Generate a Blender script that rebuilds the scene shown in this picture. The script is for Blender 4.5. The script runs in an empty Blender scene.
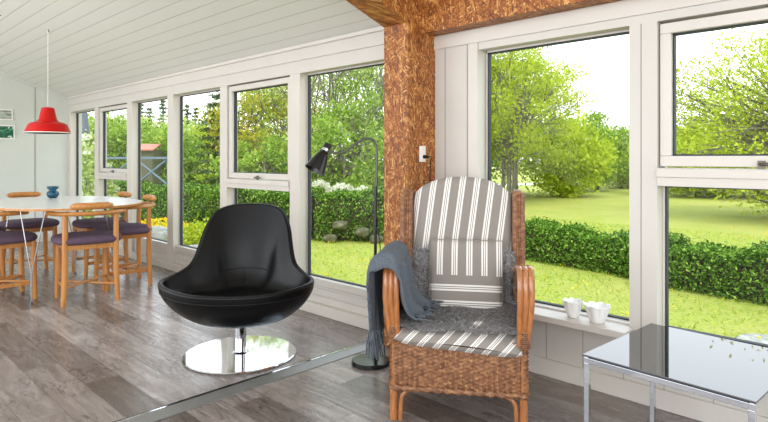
import bpy, math, random
import numpy as np
from mathutils import Vector, Matrix
PI = math.pi
sc = bpy.context.scene
COL = sc.collection

# ---------------------------------------------------------------- camera
EYE = 1.25
YAW = math.atan(585 / 570.0)                     # from +Y towards +X
cd = bpy.data.cameras.new('camera'); cam = bpy.data.objects.new('camera', cd); COL.objects.link(cam)
cam.location = (0, 0, EYE); cam.rotation_euler = (PI / 2, 0, -YAW)
cd.sensor_width = 36; cd.lens = 36 * 570 / 768; cd.shift_y = -53 / 768; cd.clip_start = .05; cd.clip_end = 400
sc.camera = cam
# ---------------------------------------------------------------- sky, sun, exposure
w = bpy.data.worlds.new('sky'); sc.world = w; w.use_nodes = True
nt = w.node_tree; nt.nodes.clear()
wo = nt.nodes.new('ShaderNodeOutputWorld'); bg = nt.nodes.new('ShaderNodeBackground')
tc = nt.nodes.new('ShaderNodeTexCoord'); sx = nt.nodes.new('ShaderNodeSeparateXYZ'); rp = nt.nodes.new('ShaderNodeValToRGB')
nt.links.new(tc.outputs['Generated'], sx.inputs[0]); nt.links.new(sx.outputs['Z'], rp.inputs[0])
rp.color_ramp.elements[0].position = 0.0; rp.color_ramp.elements[0].color = (.95, .96, .97, 1)
rp.color_ramp.elements[1].position = .8; rp.color_ramp.elements[1].color = (.72, .83, 1, 1)
nt.links.new(rp.outputs[0], bg.inputs[0]); bg.inputs[1].default_value = 2.4
nt.links.new(bg.outputs[0], wo.inputs[0])
sl = bpy.data.lights.new('sun', 'SUN'); sl.energy = 2.2; sl.angle = math.radians(20); sl.color = (1, .96, .88)
so = bpy.data.objects.new('sun', sl); COL.objects.link(so); so.rotation_euler = (math.radians(32), 0, math.radians(-38))
def area(name, loc, rot, sx_, sy_, e, col=(1, 1, 1)):
    l = bpy.data.lights.new(name, 'AREA'); l.shape = 'RECTANGLE'; l.size = sx_; l.size_y = sy_; l.energy = e; l.color = col
    o = bpy.data.objects.new(name, l); COL.objects.link(o); o.location = loc; o.rotation_euler = rot
    return o
# added fill lights at the open, unmodelled sides of the two rooms
area('fill_behind', (-2.6, -1.6, 1.5), (math.radians(84), 0, math.radians(-50)), 4.5, 2.0, 60, (1, .97, .93))
area('fill_dining_side', (-2.4, 6.6, 1.5), (math.radians(86), 0, math.radians(-90)), 5.0, 2.0, 50, (1, .99, .96))
sc.view_settings.view_transform = 'Standard'; sc.view_settings.look = 'None'; sc.view_settings.gamma = 1
sc.view_settings.exposure = 0.22
sc.view_settings.use_curve_mapping = False

# ---------------------------------------------------------------- helpers
def s2l(c):
    return tuple((x / 12.92 if x <= .04045 else ((x + .055) / 1.055) ** 2.4) for x in [v / 255 for v in c])
class Mat:
    def __init__(s, name, col=None, rough=.5, metal=0, spec=None, coat=None):
        s.m = bpy.data.materials.new(name); s.m.use_nodes = True; s.t = s.m.node_tree
        s.b = s.t.nodes['Principled BSDF']; s.out = s.t.nodes['Material Output']
        if col: s.b.inputs['Base Color'].default_value = (*s2l(col), 1)
        s.b.inputs['Roughness'].default_value = rough; s.b.inputs['Metallic'].default_value = metal
        if spec is not None: s.b.inputs['Specular IOR Level'].default_value = spec
        if coat is not None: s.b.inputs['Coat Weight'].default_value = coat
        s._c = None
    def n(s, t, **k):
        x = s.t.nodes.new(t)
        for a, b in k.items(): setattr(x, a, b)
        return x
    def l(s, a, b): s.t.links.new(a, b)
    def co(s, scale=(1, 1, 1), rot=(0, 0, 0), out='Object'):
        c = s.n('ShaderNodeTexCoord'); m = s.n('ShaderNodeMapping'); s.l(c.outputs[out], m.inputs[0])
        m.inputs['Scale'].default_value = scale; m.inputs['Rotation'].default_value = rot
        return m.outputs[0]
    def noise(s, scale=5, vec=None, detail=3, rough=.5, dist=0):
        x = s.n('ShaderNodeTexNoise'); x.inputs['Scale'].default_value = scale; x.inputs['Detail'].default_value = detail
        x.inputs['Roughness'].default_value = rough; x.inputs['Distortion'].default_value = dist
        s.l(vec if vec is not None else s.co(), x.inputs['Vector']); return x.outputs[0]
    def voro(s, scale, vec, out='Distance', feature='F1'):
        x = s.n('ShaderNodeTexVoronoi'); x.feature = feature; x.inputs['Scale'].default_value = scale; s.l(vec, x.inputs['Vector']); return x.outputs[out]
    def ramp(s, fac, stops, interp='LINEAR'):
        r = s.n('ShaderNodeValToRGB'); r.color_ramp.interpolation = interp; e = r.color_ramp.elements
        while len(e) < len(stops): e.new(.5)
        for i, (p, c) in enumerate(stops):
            e[i].position = p; e[i].color = (*s2l(c), 1) if not isinstance(c, float) else (c, c, c, 1)
        s.l(fac, r.inputs[0]); return r.outputs[0]
    def math(s, op, a, b=None, c=None):
        x = s.n('ShaderNodeMath', operation=op)
        for i, v in enumerate((a, b, c)):
            if v is None: continue
            if isinstance(v, (int, float)): x.inputs[i].default_value = v
            else: s.l(v, x.inputs[i])
        return x.outputs[0]
    def mix(s, f, a, b, mode='MIX'):
        x = s.n('ShaderNodeMix', data_type='RGBA', blend_type=mode)
        for i, v in ((0, f), (6, a), (7, b)):
            if isinstance(v, (int, float)): x.inputs[i].default_value = v
            elif isinstance(v, tuple): x.inputs[i].default_value = (*s2l(v), 1)
            else: s.l(v, x.inputs[i])
        return x.outputs[2]
    def xyz(s, vec):
        x = s.n('ShaderNodeSeparateXYZ'); s.l(vec, x.inputs[0]); return x.outputs
    def col(s, c): s.l(c, s.b.inputs['Base Color']); return s
    def rough(s, c): s.l(c, s.b.inputs['Roughness']); return s
    def bump(s, h, strength=.3, dist=.01):
        x = s.n('ShaderNodeBump'); x.inputs['Strength'].default_value = strength; x.inputs['Distance'].default_value = dist
        s.l(h, x.inputs['Height']); s.l(x.outputs[0], s.b.inputs['Normal']); return s

class MB:
    def __init__(s): s.v = []; s.f = []
    def add(s, vs, fs):
        o = len(s.v); s.v += [tuple(v) for v in vs]; s.f += [tuple(i + o for i in f) for f in fs]; return s
    def box(s, x0, x1, y0, y1, z0, z1):
        return s.add([(x0, y0, z0), (x1, y0, z0), (x1, y1, z0), (x0, y1, z0), (x0, y0, z1), (x1, y0, z1), (x1, y1, z1), (x0, y1, z1)],
                     [(3, 2, 1, 0), (4, 5, 6, 7), (0, 1, 5, 4), (1, 2, 6, 5), (2, 3, 7, 6), (3, 0, 4, 7)])
    def hexa(s, pts):                                    # 8 points, bottom ring then top ring
        return s.add(pts, [(3, 2, 1, 0), (4, 5, 6, 7), (0, 1, 5, 4), (1, 2, 6, 5), (2, 3, 7, 6), (3, 0, 4, 7)])
    def tube(s, pts, r, n=8, caps=True, flat=1.0):
        pts = [Vector(p) for p in pts]; k = len(pts); R = r if isinstance(r, (list, tuple)) else [r] * k
        vs = []; up = None
        for i, p in enumerate(pts):
            t = (pts[min(i + 1, k - 1)] - pts[max(i - 1, 0)])
            t = t.normalized() if t.length > 1e-9 else Vector((0, 0, 1))
            if up is None: up = Vector((0, 0, 1)) if abs(t.z) < .9 else Vector((0, 1, 0))
            a = t.cross(up)
            if a.length < 1e-6: a = t.cross(Vector((1, 0, 0)))
            a.normalize(); b = a.cross(t).normalized(); up = b
            for j in range(n):
                q = 2 * PI * j / n; vs.append(p + a * math.cos(q) * R[i] + b * math.sin(q) * R[i] * flat)
        fs = [(i * n + j, i * n + (j + 1) % n, (i + 1) * n + (j + 1) % n, (i + 1) * n + j) for i in range(k - 1) for j in range(n)]
        if caps: fs += [tuple(range(n - 1, -1, -1)), tuple(range((k - 1) * n, k * n))]
        return s.add(vs, fs)
    def lathe(s, prof, n=32, c=(0, 0), close=False):     # prof: (r, z)
        vs = []; k = len(prof)
        for r, z in prof:
            for j in range(n):
                q = 2 * PI * j / n; vs.append((c[0] + r * math.cos(q), c[1] + r * math.sin(q), z))
        fs = [(i * n + j, i * n + (j + 1) % n, (i + 1) * n + (j + 1) % n, (i + 1) * n + j) for i in range(k - 1) for j in range(n)]
        if close:
            fs += [((k - 1) * n + j, (k - 1) * n + (j + 1) % n, (j + 1) % n, j) for j in range(n)]
        else:
            if prof[0][0] > 1e-4: fs.append(tuple(range(n - 1, -1, -1)))
            if prof[-1][0] > 1e-4: fs.append(tuple(range((k - 1) * n, k * n)))
        return s.add(vs, fs)
    def grid(s, fn, nu, nv, closeu=False):               # fn(u, v), u, v in 0..1
        vs = []; mu = nu if closeu else nu + 1
        for i in range(mu):
            for j in range(nv + 1): vs.append(fn(i / nu, j / nv))
        fs = []
        for i in range(nu):
            a = i; b = (i + 1) % mu
            for j in range(nv): fs.append((a * (nv + 1) + j, b * (nv + 1) + j, b * (nv + 1) + j + 1, a * (nv + 1) + j + 1))
        return s.add(vs, fs)
def obj(name, mb, mat, parent=None, smooth=False, bevel=0, kind=None, sub=0, solid=0, loc=None, seg=2, angle=35):
    me = bpy.data.meshes.new(name); me.from_pydata(mb.v, [], mb.f); me.update()
    o = bpy.data.objects.new(name, me); COL.objects.link(o)
    if mat: me.materials.append(mat.m if isinstance(mat, Mat) else mat)
    if smooth:
        me.polygons.foreach_set('use_smooth', [True] * len(me.polygons))
        if smooth == 'auto': me.set_sharp_from_angle(angle=math.radians(angle))
    if solid: m = o.modifiers.new('s', 'SOLIDIFY'); m.thickness = abs(solid); m.offset = -1 if solid > 0 else 1
    if bevel: m = o.modifiers.new('b', 'BEVEL'); m.width = bevel; m.segments = seg; m.limit_method = 'ANGLE'
    if sub: m = o.modifiers.new('u', 'SUBSURF'); m.levels = sub; m.render_levels = sub
    if parent: o.parent = parent
    if kind: o['kind'] = kind
    if loc: o.location = loc
    return o
def thing(name, label, cat, loc=(0, 0, 0), rotz=0, group=None):
    o = bpy.data.objects.new(name, None); COL.objects.link(o); o.location = loc; o.rotation_euler = (0, 0, rotz)
    o.empty_display_size = .1; tag(o, label, cat, group); return o
def tag(o, label, cat, group=None, kind=None):
    o['label'] = label; o['category'] = cat
    if group: o['group'] = group
    if kind: o['kind'] = kind
    return o
def dup(root, loc, rotz, label, group=None):
    r = root.copy(); COL.objects.link(r); r.location = loc; r.rotation_euler = (0, 0, rotz); r['label'] = label
    if group: r['group'] = group
    for ch in [c for c in bpy.data.objects if c.parent == root]:
        c = ch.copy(); COL.objects.link(c); c.parent = r
        for g in [q for q in bpy.data.objects if q.parent == ch]:
            d = g.copy(); COL.objects.link(d); d.parent = c
    return r
def lerp(a, b, t): return a + (b - a) * t
def sst(a, b, x):
    t = min(1, max(0, (x - a) / (b - a))); return t * t * (3 - 2 * t)
def interp(t, P):                                        # smooth poly-line through tuples, t 0..1 (Catmull-Rom)
    k = len(P) - 1; x = min(max(t, 0), 1) * k; i = min(int(x), k - 1); f = x - i
    p0, p1, p2, p3 = P[max(i - 1, 0)], P[i], P[i + 1], P[min(i + 2, k)]
    return tuple(.5 * (2 * b + (c - a) * f + (2 * a - 5 * b + 4 * c - d) * f * f + (3 * b - a - 3 * c + d) * f ** 3) for a, b, c, d in zip(p0, p1, p2, p3))
def curve(P, n): return [interp(i / (n - 1), P) for i in range(n)]

# ---------------------------------------------------------------- materials
def white_paint(name, c, rough=.45):
    m = Mat(name, c, rough); n = m.noise(3, m.co((1, 1, 1)), 4)
    m.col(m.mix(m.ramp(n, [(.3, .0), (.7, .5)]), c, tuple(int(v * .95) for v in c)))
    g = m.noise(40, m.co((1, .05, 1)), 2); m.bump(g, .08, .004); return m
M_wall = white_paint('painted_wood', (203, 198, 190))
M_trim = white_paint('painted_window_frame', (207, 201, 192), .35)
M_far = white_paint('painted_far_wall', (206, 209, 202), .6)
M_gasket = Mat('dark_gasket', (40, 48, 50), .6)
M_seam = Mat('seam_shadow_gap', (150, 143, 132), .8)
M_spacer = Mat('aluminium_spacer', (120, 135, 140), .35, .8)

# ceiling boards along Y
M_ceil = Mat('ceiling_boards', (222, 222, 214), .5)
v = M_ceil.xyz(M_ceil.co()); fx = M_ceil.math('FRACT', M_ceil.math('MULTIPLY', v[0], 1 / .125))
gr = M_ceil.ramp(fx, [(0, 0.0), (.035, 1.0), (.965, 1.0), (1, 0.0)])
M_ceil.col(M_ceil.mix(gr, (170, 166, 152), (223, 223, 216))); M_ceil.bump(gr, .5, .006)

# laminate floor, planks along Y
M_floor = Mat('grey_oak_laminate', (140, 125, 115), .3)
def floor_mat(m):
    v = m.xyz(m.co()); px = m.math('MULTIPLY', v[0], 1 / .19); ix = m.math('FLOOR', px); fx = m.math('FRACT', px)
    off = m.math('FRACT', m.math('MULTIPLY', ix, .377)); py = m.math('ADD', m.math('MULTIPLY', v[1], 1 / 1.28), off)
    iy = m.math('FLOOR', py); fy = m.math('FRACT', py)
    cb = m.n('ShaderNodeCombineXYZ'); m.l(ix, cb.inputs[0]); m.l(iy, cb.inputs[1])
    wn = m.n('ShaderNodeTexWhiteNoise', noise_dimensions='3D'); m.l(cb.outputs[0], wn.inputs[0])
    # per plank offset of the grain
    sc_ = m.n('ShaderNodeVectorMath', operation='SCALE'); m.l(wn.outputs['Color'], sc_.inputs[0]); sc_.inputs['Scale'].default_value = 9
    ad = m.n('ShaderNodeVectorMath', operation='ADD'); m.l(m.co(), ad.inputs[0]); m.l(sc_.outputs[0], ad.inputs[1])
    mp = m.n('ShaderNodeMapping'); m.l(ad.outputs[0], mp.inputs[0]); mp.inputs['Scale'].default_value = (9, 1.1, 1)
    g1 = m.noise(1.6, mp.outputs[0], 6, .62, 1.6)
    mp2 = m.n('ShaderNodeMapping'); m.l(ad.outputs[0], mp2.inputs[0]); mp2.inputs['Scale'].default_value = (60, 2.5, 1)
    g2 = m.noise(2, mp2.outputs[0], 3, .6)
    base = m.ramp(g1, [(.26, (124, 115, 109)), (.45, (158, 150, 146)), (.6, (182, 175, 172)), (.78, (208, 202, 198))])
    base = m.mix(m.math('MULTIPLY', g2, .5), base, (148, 132, 122))
    tone = m.ramp(wn.outputs['Value'], [(0, (156, 147, 140)), (.35, (202, 196, 191)), (.7, (228, 224, 221)), (1, (254, 252, 250))])
    base = m.mix(1.0, base, tone, 'MULTIPLY')
    # dark cracks and knots
    mp3 = m.n('ShaderNodeMapping'); m.l(ad.outputs[0], mp3.inputs[0]); mp3.inputs['Scale'].default_value = (5.5, 1.5, 1)
    c1 = m.noise(1.9, mp3.outputs[0], 5, .6, 2.2)
    line = m.math('SUBTRACT', 1.0, m.math('MINIMUM', 1.0, m.math('MULTIPLY', m.math('ABSOLUTE', m.math('SUBTRACT', c1, .5)), 42)))
    gate = m.ramp(m.noise(2.3, m.co((1.5, .9, 1)), 2), [(.46, 0.0), (.54, 1.0)])
    cr = m.math('MULTIPLY', line, gate)
    base = m.mix(m.math('MULTIPLY', cr, .92), base, (62, 48, 42))
    e1 = m.math('MINIMUM', fx, m.math('SUBTRACT', 1.0, fx)); e2 = m.math('MULTIPLY', m.math('MINIMUM', fy, m.math('SUBTRACT', 1.0, fy)), 6.7)
    ed = m.ramp(m.math('MINIMUM', e1, e2), [(0, 0.0), (.018, 1.0)])
    base = m.mix(ed, m.mix(.75, base, (52, 42, 36)), base)
    m.col(base); m.rough(m.ramp(g1, [(.3, .34), (.7, .22)])); m.b.inputs['Specular IOR Level'].default_value = .6
    m.bump(m.math('ADD', m.math('MULTIPLY', ed, .6), m.math('MULTIPLY', g2, .25)), .15, .003)
floor_mat(M_floor)

# oriented strand board
M_osb = Mat('strand_board', (170, 95, 45), .5)
def osb_mat(m):
    v = m.xyz(m.co()); cb = m.n('ShaderNodeCombineXYZ')
    m.l(m.math('ADD', v[0], v[1]), cb.inputs[0]); m.l(m.math('ADD', v[2], m.math('MULTIPLY', m.math('SUBTRACT', v[0], v[1]), .4)), cb.inputs[1])
    dn = m.n('ShaderNodeTexNoise'); dn.inputs['Scale'].default_value = 9; m.l(cb.outputs[0], dn.inputs['Vector'])
    cols = [(0, (88, 44, 14)), (.18, (124, 68, 24)), (.45, (152, 86, 32)), (.70, (176, 110, 46)), (.88, (204, 144, 74)), (1, (230, 182, 116))]
    c = None; h = None
    for k, (ang, q) in enumerate([(12, 19), (70, 22), (118, 20), (155, 24), (42, 26), (95, 28)]):
        ad = m.n('ShaderNodeVectorMath', operation='MULTIPLY_ADD'); m.l(dn.outputs['Color'], ad.inputs[0]); ad.inputs[1].default_value = (.02, .02, 0); m.l(cb.outputs[0], ad.inputs[2])
        rt = m.n('ShaderNodeMapping'); m.l(ad.outputs[0], rt.inputs[0]); rt.inputs['Rotation'].default_value = (0, 0, math.radians(ang)); rt.inputs['Location'].default_value = (k * 1.7, k * .9, 0)
        mp = m.n('ShaderNodeMapping'); m.l(rt.outputs[0], mp.inputs[0]); mp.inputs['Scale'].default_value = (1, 5.2, 1)
        vv = m.n('ShaderNodeTexVoronoi', voronoi_dimensions='2D'); vv.inputs['Scale'].default_value = q; m.l(mp.outputs[0], vv.inputs['Vector'])
        sp = m.n('ShaderNodeSeparateXYZ'); m.l(vv.outputs['Color'], sp.inputs[0])
        col = m.ramp(sp.outputs[0], cols)
        if c is None: c = col; h = sp.outputs[1]
        else:
            f = m.ramp(sp.outputs[1], [(.66, 0.0), (.68, 1.0)]); c = m.mix(f, c, col); h = m.math('ADD', m.math('MULTIPLY', h, .8), m.math('MULTIPLY', f, sp.outputs[0]))
    fine = m.noise(120, m.co((1, 1, .3)), 2); c = m.mix(m.math('MULTIPLY', fine, .3), c, (120, 60, 22))
    m.col(c); m.bump(h, .4, .004)
osb_mat(M_osb)

def wood_mat(name, a, b, rough=.35, scale=(14, 14, 1.2), coat=0):
    m = Mat(name, a, rough, coat=coat); n = m.noise(2.2, m.co(scale), 5, .6, 1.2)
    m.col(m.ramp(n, [(.3, a), (.7, b)])); m.bump(n, .05, .002); return m
M_beech = wood_mat('oiled_beech', (176, 112, 52), (204, 144, 78), .35)
M_rattan = wood_mat('lacquered_rattan', (138, 82, 42), (188, 122, 68), .2, (20, 20, 5), .5)
M_wicker = Mat('woven_wicker', (150, 84, 44), .42)
n_ = M_wicker.noise(60, M_wicker.co((.6, .6, 1)), 3); M_wicker.col(M_wicker.ramp(n_, [(.25, (88, 57, 36)), (.5, (132, 88, 56)), (.75, (176, 130, 90))]))
M_chrome = Mat('polished_chrome', (215, 218, 222), .06, 1)
M_brushed = Mat('brushed_steel', (172, 172, 170), .28, 1)
M_alu = Mat('brushed_aluminium_strip', (150, 149, 147), .5, .7)
M_handle = Mat('dark_pewter_handle', (112, 106, 98), .35, .8)
M_neck = Mat('dark_steel_tube', (74, 76, 66), .3, 1)
M_rod = Mat('chromed_steel_rod', (150, 152, 154), .18, 1)
M_black = Mat('black_enamel', (14, 14, 15), .25)
M_leather = Mat('black_leather', (8, 8, 9), .34, spec=.26)
n_ = M_leather.noise(220, None, 2); M_leather.bump(n_, .12, .001)
M_purple = Mat('aubergine_wool', (84, 64, 82), .9)
n_ = M_purple.noise(260, None, 2); M_purple.bump(n_, .4, .002); M_purple.col(M_purple.ramp(n_, [(.3, (66, 50, 66)), (.7, (108, 86, 104))]))
M_tabletop = Mat('white_laminate', (226, 226, 222), .25)
M_red = Mat('red_enamel', (190, 8, 3), .35, spec=.3)
M_lampin = Mat('white_enamel', (240, 236, 226), .4)
M_teal = Mat('teal_glaze', (4, 72, 98), .2)
M_porc = Mat('white_porcelain', (238, 238, 236), .16, coat=.5)
M_plastic = Mat('white_plastic', (232, 230, 226), .35)
M_blackglass = Mat('black_glass', (7, 9, 10), .02, spec=.5, coat=.0)
M_blackglass.b.inputs['IOR'].default_value = 2.5
def stripe_mat(name, axis, period, mode=0):
    m = Mat(name, (140, 132, 124), .9); tcn = m.n('ShaderNodeTexCoord'); v = m.xyz(tcn.outputs['UV'])
    G = (142, 135, 127); W = (238, 233, 226); D = (78, 70, 66)
    st = [(0, G), (.26, W), (.385, D), (.425, W), (.505, D), (.545, W), (.67, G)]
    def pat(c, per): return m.ramp(m.math('FRACT', m.math('MULTIPLY', c, 1 / per)), st, 'CONSTANT')
    if mode == 0: c = pat(v[axis], period)
    else:
        a = pat(v[0], period); b = pat(v[1], period * 1.05)
        c = m.mix(m.math('GREATER_THAN', v[1], mode), b, a)
    wv = m.noise(420, m.co(), 2); c = m.mix(m.math('MULTIPLY', wv, .25), c, (110, 104, 98)); m.col(c); m.bump(wv, .25, .001); return m
M_stripe = stripe_mat('striped_ticking', 0, .080)
M_pillow = stripe_mat('striped_pillow_cover', 0, .078, .185)
def setuv(o, fn):
    me = o.data; uv = me.uv_layers.new(name='uv'); co = np.empty(len(me.vertices) * 3); me.vertices.foreach_get('co', co); co = co.reshape(-1, 3)
    li = np.empty(len(me.loops), int); me.loops.foreach_get('vertex_index', li)
    u = fn(co[li]); uv.data.foreach_set('uv', np.asarray(u, dtype=np.float32).ravel())
M_fur = Mat('grey_sheepskin', (120, 116, 114), .95)
gi = M_fur.n('ShaderNodeNewGeometry'); M_fur.col(M_fur.ramp(gi.outputs['Random Per Island'], [(0, (98, 96, 97)), (.6, (138, 136, 136)), (1, (176, 173, 172))]))
M_throw = Mat('blue_grey_wool', (74, 80, 90), .95)
n_ = M_throw.noise(300, None, 2); M_throw.bump(n_, .5, .002); M_throw.col(M_throw.ramp(n_, [(.3, (64, 70, 79)), (.7, (106, 114, 122))]))

# glass pane: clear with a weak mirror reflection
M_glass = Mat('window_glass'); M_glass.t.nodes.remove(M_glass.b)
tr = M_glass.n('ShaderNodeBsdfTransparent'); gl = M_glass.n('ShaderNodeBsdfGlossy'); gl.inputs['Roughness'].default_value = .01
fr = M_glass.n('ShaderNodeLayerWeight'); mx = M_glass.n('ShaderNodeMixShader')
tr.inputs[0].default_value = (.985, .995, .99, 1)
M_glass.l(M_glass.math('ADD', M_glass.math('MULTIPLY', M_glass.math('POWER', fr.outputs['Facing'], 5), .30), .005), mx.inputs[0]); M_glass.l(tr.outputs[0], mx.inputs[1]); M_glass.l(gl.outputs[0], mx.inputs[2]); M_glass.l(mx.outputs[0], M_glass.out.inputs[0])

def leaf_mat(name, stops, trans=.45):
    m = Mat(name); m.t.nodes.remove(m.b); g = m.n('ShaderNodeNewGeometry'); c = m.mix(1.0, m.ramp(g.outputs['Random Per Island'], stops), (236, 234, 214), 'MULTIPLY')
    d = m.n('ShaderNodeBsdfDiffuse'); t = m.n('ShaderNodeBsdfTranslucent'); m.l(c, d.inputs[0]); m.l(c, t.inputs[0])
    x = m.n('ShaderNodeMixShader'); x.inputs[0].default_value = trans; m.l(d.outputs[0], x.inputs[1]); m.l(t.outputs[0], x.inputs[2]); m.l(x.outputs[0], m.out.inputs[0]); return m
L_lime = leaf_mat('lime_leaves', [(0, (156, 182, 40)), (.5, (198, 218, 62)), (1, (230, 238, 110))])
L_mid = leaf_mat('green_leaves', [(0, (114, 152, 58)), (.5, (160, 194, 82)), (1, (202, 224, 122))])
L_pale = leaf_mat('pale_green_leaves', [(0, (150, 178, 88)), (.5, (192, 214, 122)), (1, (230, 240, 176))])
L_dark = leaf_mat('conifer_needles', [(0, (48, 78, 44)), (.5, (78, 108, 58)), (1, (112, 140, 76))], .15)
L_ylw = leaf_mat('yellow_green_leaves', [(0, (150, 160, 50)), (.5, (196, 200, 80)), (1, (220, 190, 96))])
L_hedge = leaf_mat('hedge_leaves', [(0, (52, 84, 36)), (.45, (94, 136, 52)), (.85, (140, 180, 78)), (1, (184, 210, 114))], .2)
L_white = leaf_mat('white_petals', [(0, (225, 228, 222)), (1, (250, 250, 248))])
L_yellow = leaf_mat('yellow_petals', [(0, (236, 196, 20)), (1, (255, 232, 60))])
M_bark = Mat('grey_bark', (110, 100, 86), .9); n_ = M_bark.noise(30, M_bark.co((1, 1, .2)), 4); M_bark.col(M_bark.ramp(n_, [(.3, (82, 74, 62)), (.7, (150, 142, 124))])); M_bark.bump(n_, .5, .02)
M_twig = Mat('hedge_twigs', (84, 66, 48), .9); n_ = M_twig.noise(14, None, 4); M_twig.col(M_twig.ramp(n_, [(.35, (42, 40, 26)), (.6, (84, 70, 48)), (.8, (112, 92, 66))]))
M_lawn = Mat('grass_lawn', (150, 180, 60), .9)
def lawn(m):
    n1 = m.noise(.9, m.co(), 4, .6); n2 = m.noise(14, m.co(), 5, .75); n3 = m.noise(70, m.co(), 3, .7)
    c = m.ramp(n2, [(.3, (136, 162, 46)), (.5, (176, 200, 66)), (.7, (208, 224, 98))])
    c = m.mix(m.ramp(n1, [(.3, .1), (.7, .7)]), c, (222, 216, 126)); c = m.mix(m.math('MULTIPLY', m.ramp(n3, [(.35, 1.0), (.65, 0.0)]), .35), c, (104, 134, 36))
    m.col(m.mix(1.0, c, (222, 216, 204), 'MULTIPLY')); m.bump(m.math('ADD', n2, n3), .6, .05)
lawn(M_lawn)

# ================================================================= SETTING
FL = -.045                                              # dining room floor level, one small step down
XW = 3.0; XG = 3.09                                     # inner face of the window walls, plane of the glass
obj('floor_near', MB().box(-3.2, 3.06, -2.6, 2.672, -.12, 0), M_floor, kind='structure').name = 'floor_1'
obj('floor_2', MB().box(-3.2, 3.06, 2.672, 10.1, -.16, FL), M_floor, kind='structure')
th = obj('trim_1', MB().box(-3.2, 2.985, 2.672, 2.79, FL, .0).box(-3.2, 2.985, 2.664, 2.672, -.0, .0035), M_alu, kind='structure')
obj('threshold_edge', MB().box(-3.2, 2.985, 2.79, 2.806, FL, -.001), M_black, th)
obj('threshold_ridge', MB().box(-3.2, 2.985, 2.776, 2.788, 0, .003), M_chrome, th)

def CZ(x): return 2.212 + .335 * (XW - x)               # underside of the sloping ceiling
obj('ceiling', MB().hexa([(3.25, 2.60, CZ(3.25)), (3.25, 10.1, CZ(3.25)), (-3.2, 10.1, CZ(-3.2)), (-3.2, 2.60, CZ(-3.2)),
    (3.25, 2.60, CZ(3.25) + .1), (3.25, 10.1, CZ(3.25) + .1), (-3.2, 10.1, CZ(-3.2) + .1), (-3.2, 2.60, CZ(-3.2) + .1)]), M_ceil, kind='structure')
obj('ceiling_near', MB().hexa([(3.25, -2.6, CZ(3.25) + .13), (3.25, 2.44, CZ(3.25) + .13), (-3.2, 2.44, CZ(-3.2) + .13), (-3.2, -2.6, CZ(-3.2) + .13),
    (3.25, -2.6, CZ(3.25) + .2), (3.25, 2.44, CZ(3.25) + .2), (-3.2, 2.44, CZ(-3.2) + .2), (-3.2, -2.6, CZ(-3.2) + .2)]), M_ceil, kind='structure').name = 'ceiling_2'
# far wall with a vertical panel joint
fw = MB(); fw.hexa([(-3.2, 9.95, FL), (3.2, 9.95, FL), (3.2, 10.1, FL), (-3.2, 10.1, FL), (-3.2, 9.95, CZ(-3.2)), (3.2, 9.95, CZ(3.2)), (3.2, 10.1, CZ(3.2)), (-3.2, 10.1, CZ(-3.2))])
wf = obj('wall_far', fw, M_far, kind='structure')
obj('panel_joint', MB().box(2.525, 2.535, 9.944, 9.951, FL + .09, CZ(2.53)), M_seam, wf)
obj('baseboard_far', MB().box(-3.2, XW, 9.93, 9.95, FL, FL + .09), M_trim, kind='structure', bevel=.003)
cr = obj('trim_2', MB().hexa([(-3.2, 9.92, CZ(-3.2) - .03), (XW, 9.92, CZ(XW) - .03), (XW, 9.95, CZ(XW) - .03), (-3.2, 9.95, CZ(-3.2) - .03), (-3.2, 9.92, CZ(-3.2)), (XW, 9.92, CZ(XW)), (XW, 9.95, CZ(XW)), (-3.2, 9.95, CZ(-3.2))]), M_far, kind='structure')

# left window wall: header, posts, apron
HB = 1.978                                              # underside of header
wl = obj('wall_left', MB().box(XW, 3.12, 2.60, 9.95, HB, CZ(XW) + .02), M_wall, kind='structure')
obj('header_board', MB().box(XW - .012, XW, 2.70, 9.95, 2.085, CZ(XW)), M_wall, wl, bevel=.002)
obj('coving', MB().box(XW - .03, XW - .012, 2.70, 9.95, CZ(XW) - .028, CZ(XW) + .004), M_trim, wl, bevel=.003)
posts = [(2.74, 2.89), (3.936, 4.078), (5.13, 5.265), (6.31, 6.455), (7.48, 7.63), (8.66, 8.805), (9.845, 9.95)]
for i, (a, b) in enumerate(posts):
    p = obj('trim_%d' % (i + 3), MB().box(XW, 3.12, a, b, FL, HB), M_trim, kind='structure', bevel=.003)
def handle(parent, y, z, x):
    b = MB().box(x - .008, x, y - .016, y + .016, z - .03, z + .01)
    h = obj('window_handle', b, M_handle, parent, bevel=.002)
    obj('lever', MB().tube([(x - .008, y, z - .005), (x - .035, y, z - .005), (x - .038, y - .045, z - .006), (x - .034, y - .085, z - .008)], [.009, .009, .008, .007], 8), M_handle, h, smooth=True)
def pane(parent, y0, y1, z0, z1, x=XG, g=.008):
    fr_ = MB()
    for a, b, c, d in ((y0, y1, z1 - g, z1), (y0, y1, z0, z0 + g), (y0, y0 + g, z0, z1), (y1 - g, y1, z0, z1)): fr_.box(x - .012, x + .02, a, b, c, d)
    obj('gasket', fr_, M_gasket, parent)
    obj('window_pane', MB().box(x, x + .006, y0 + .002, y1 - .002, z0 + .002, z1 - .002), M_glass, parent)
wn = [0]
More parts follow.
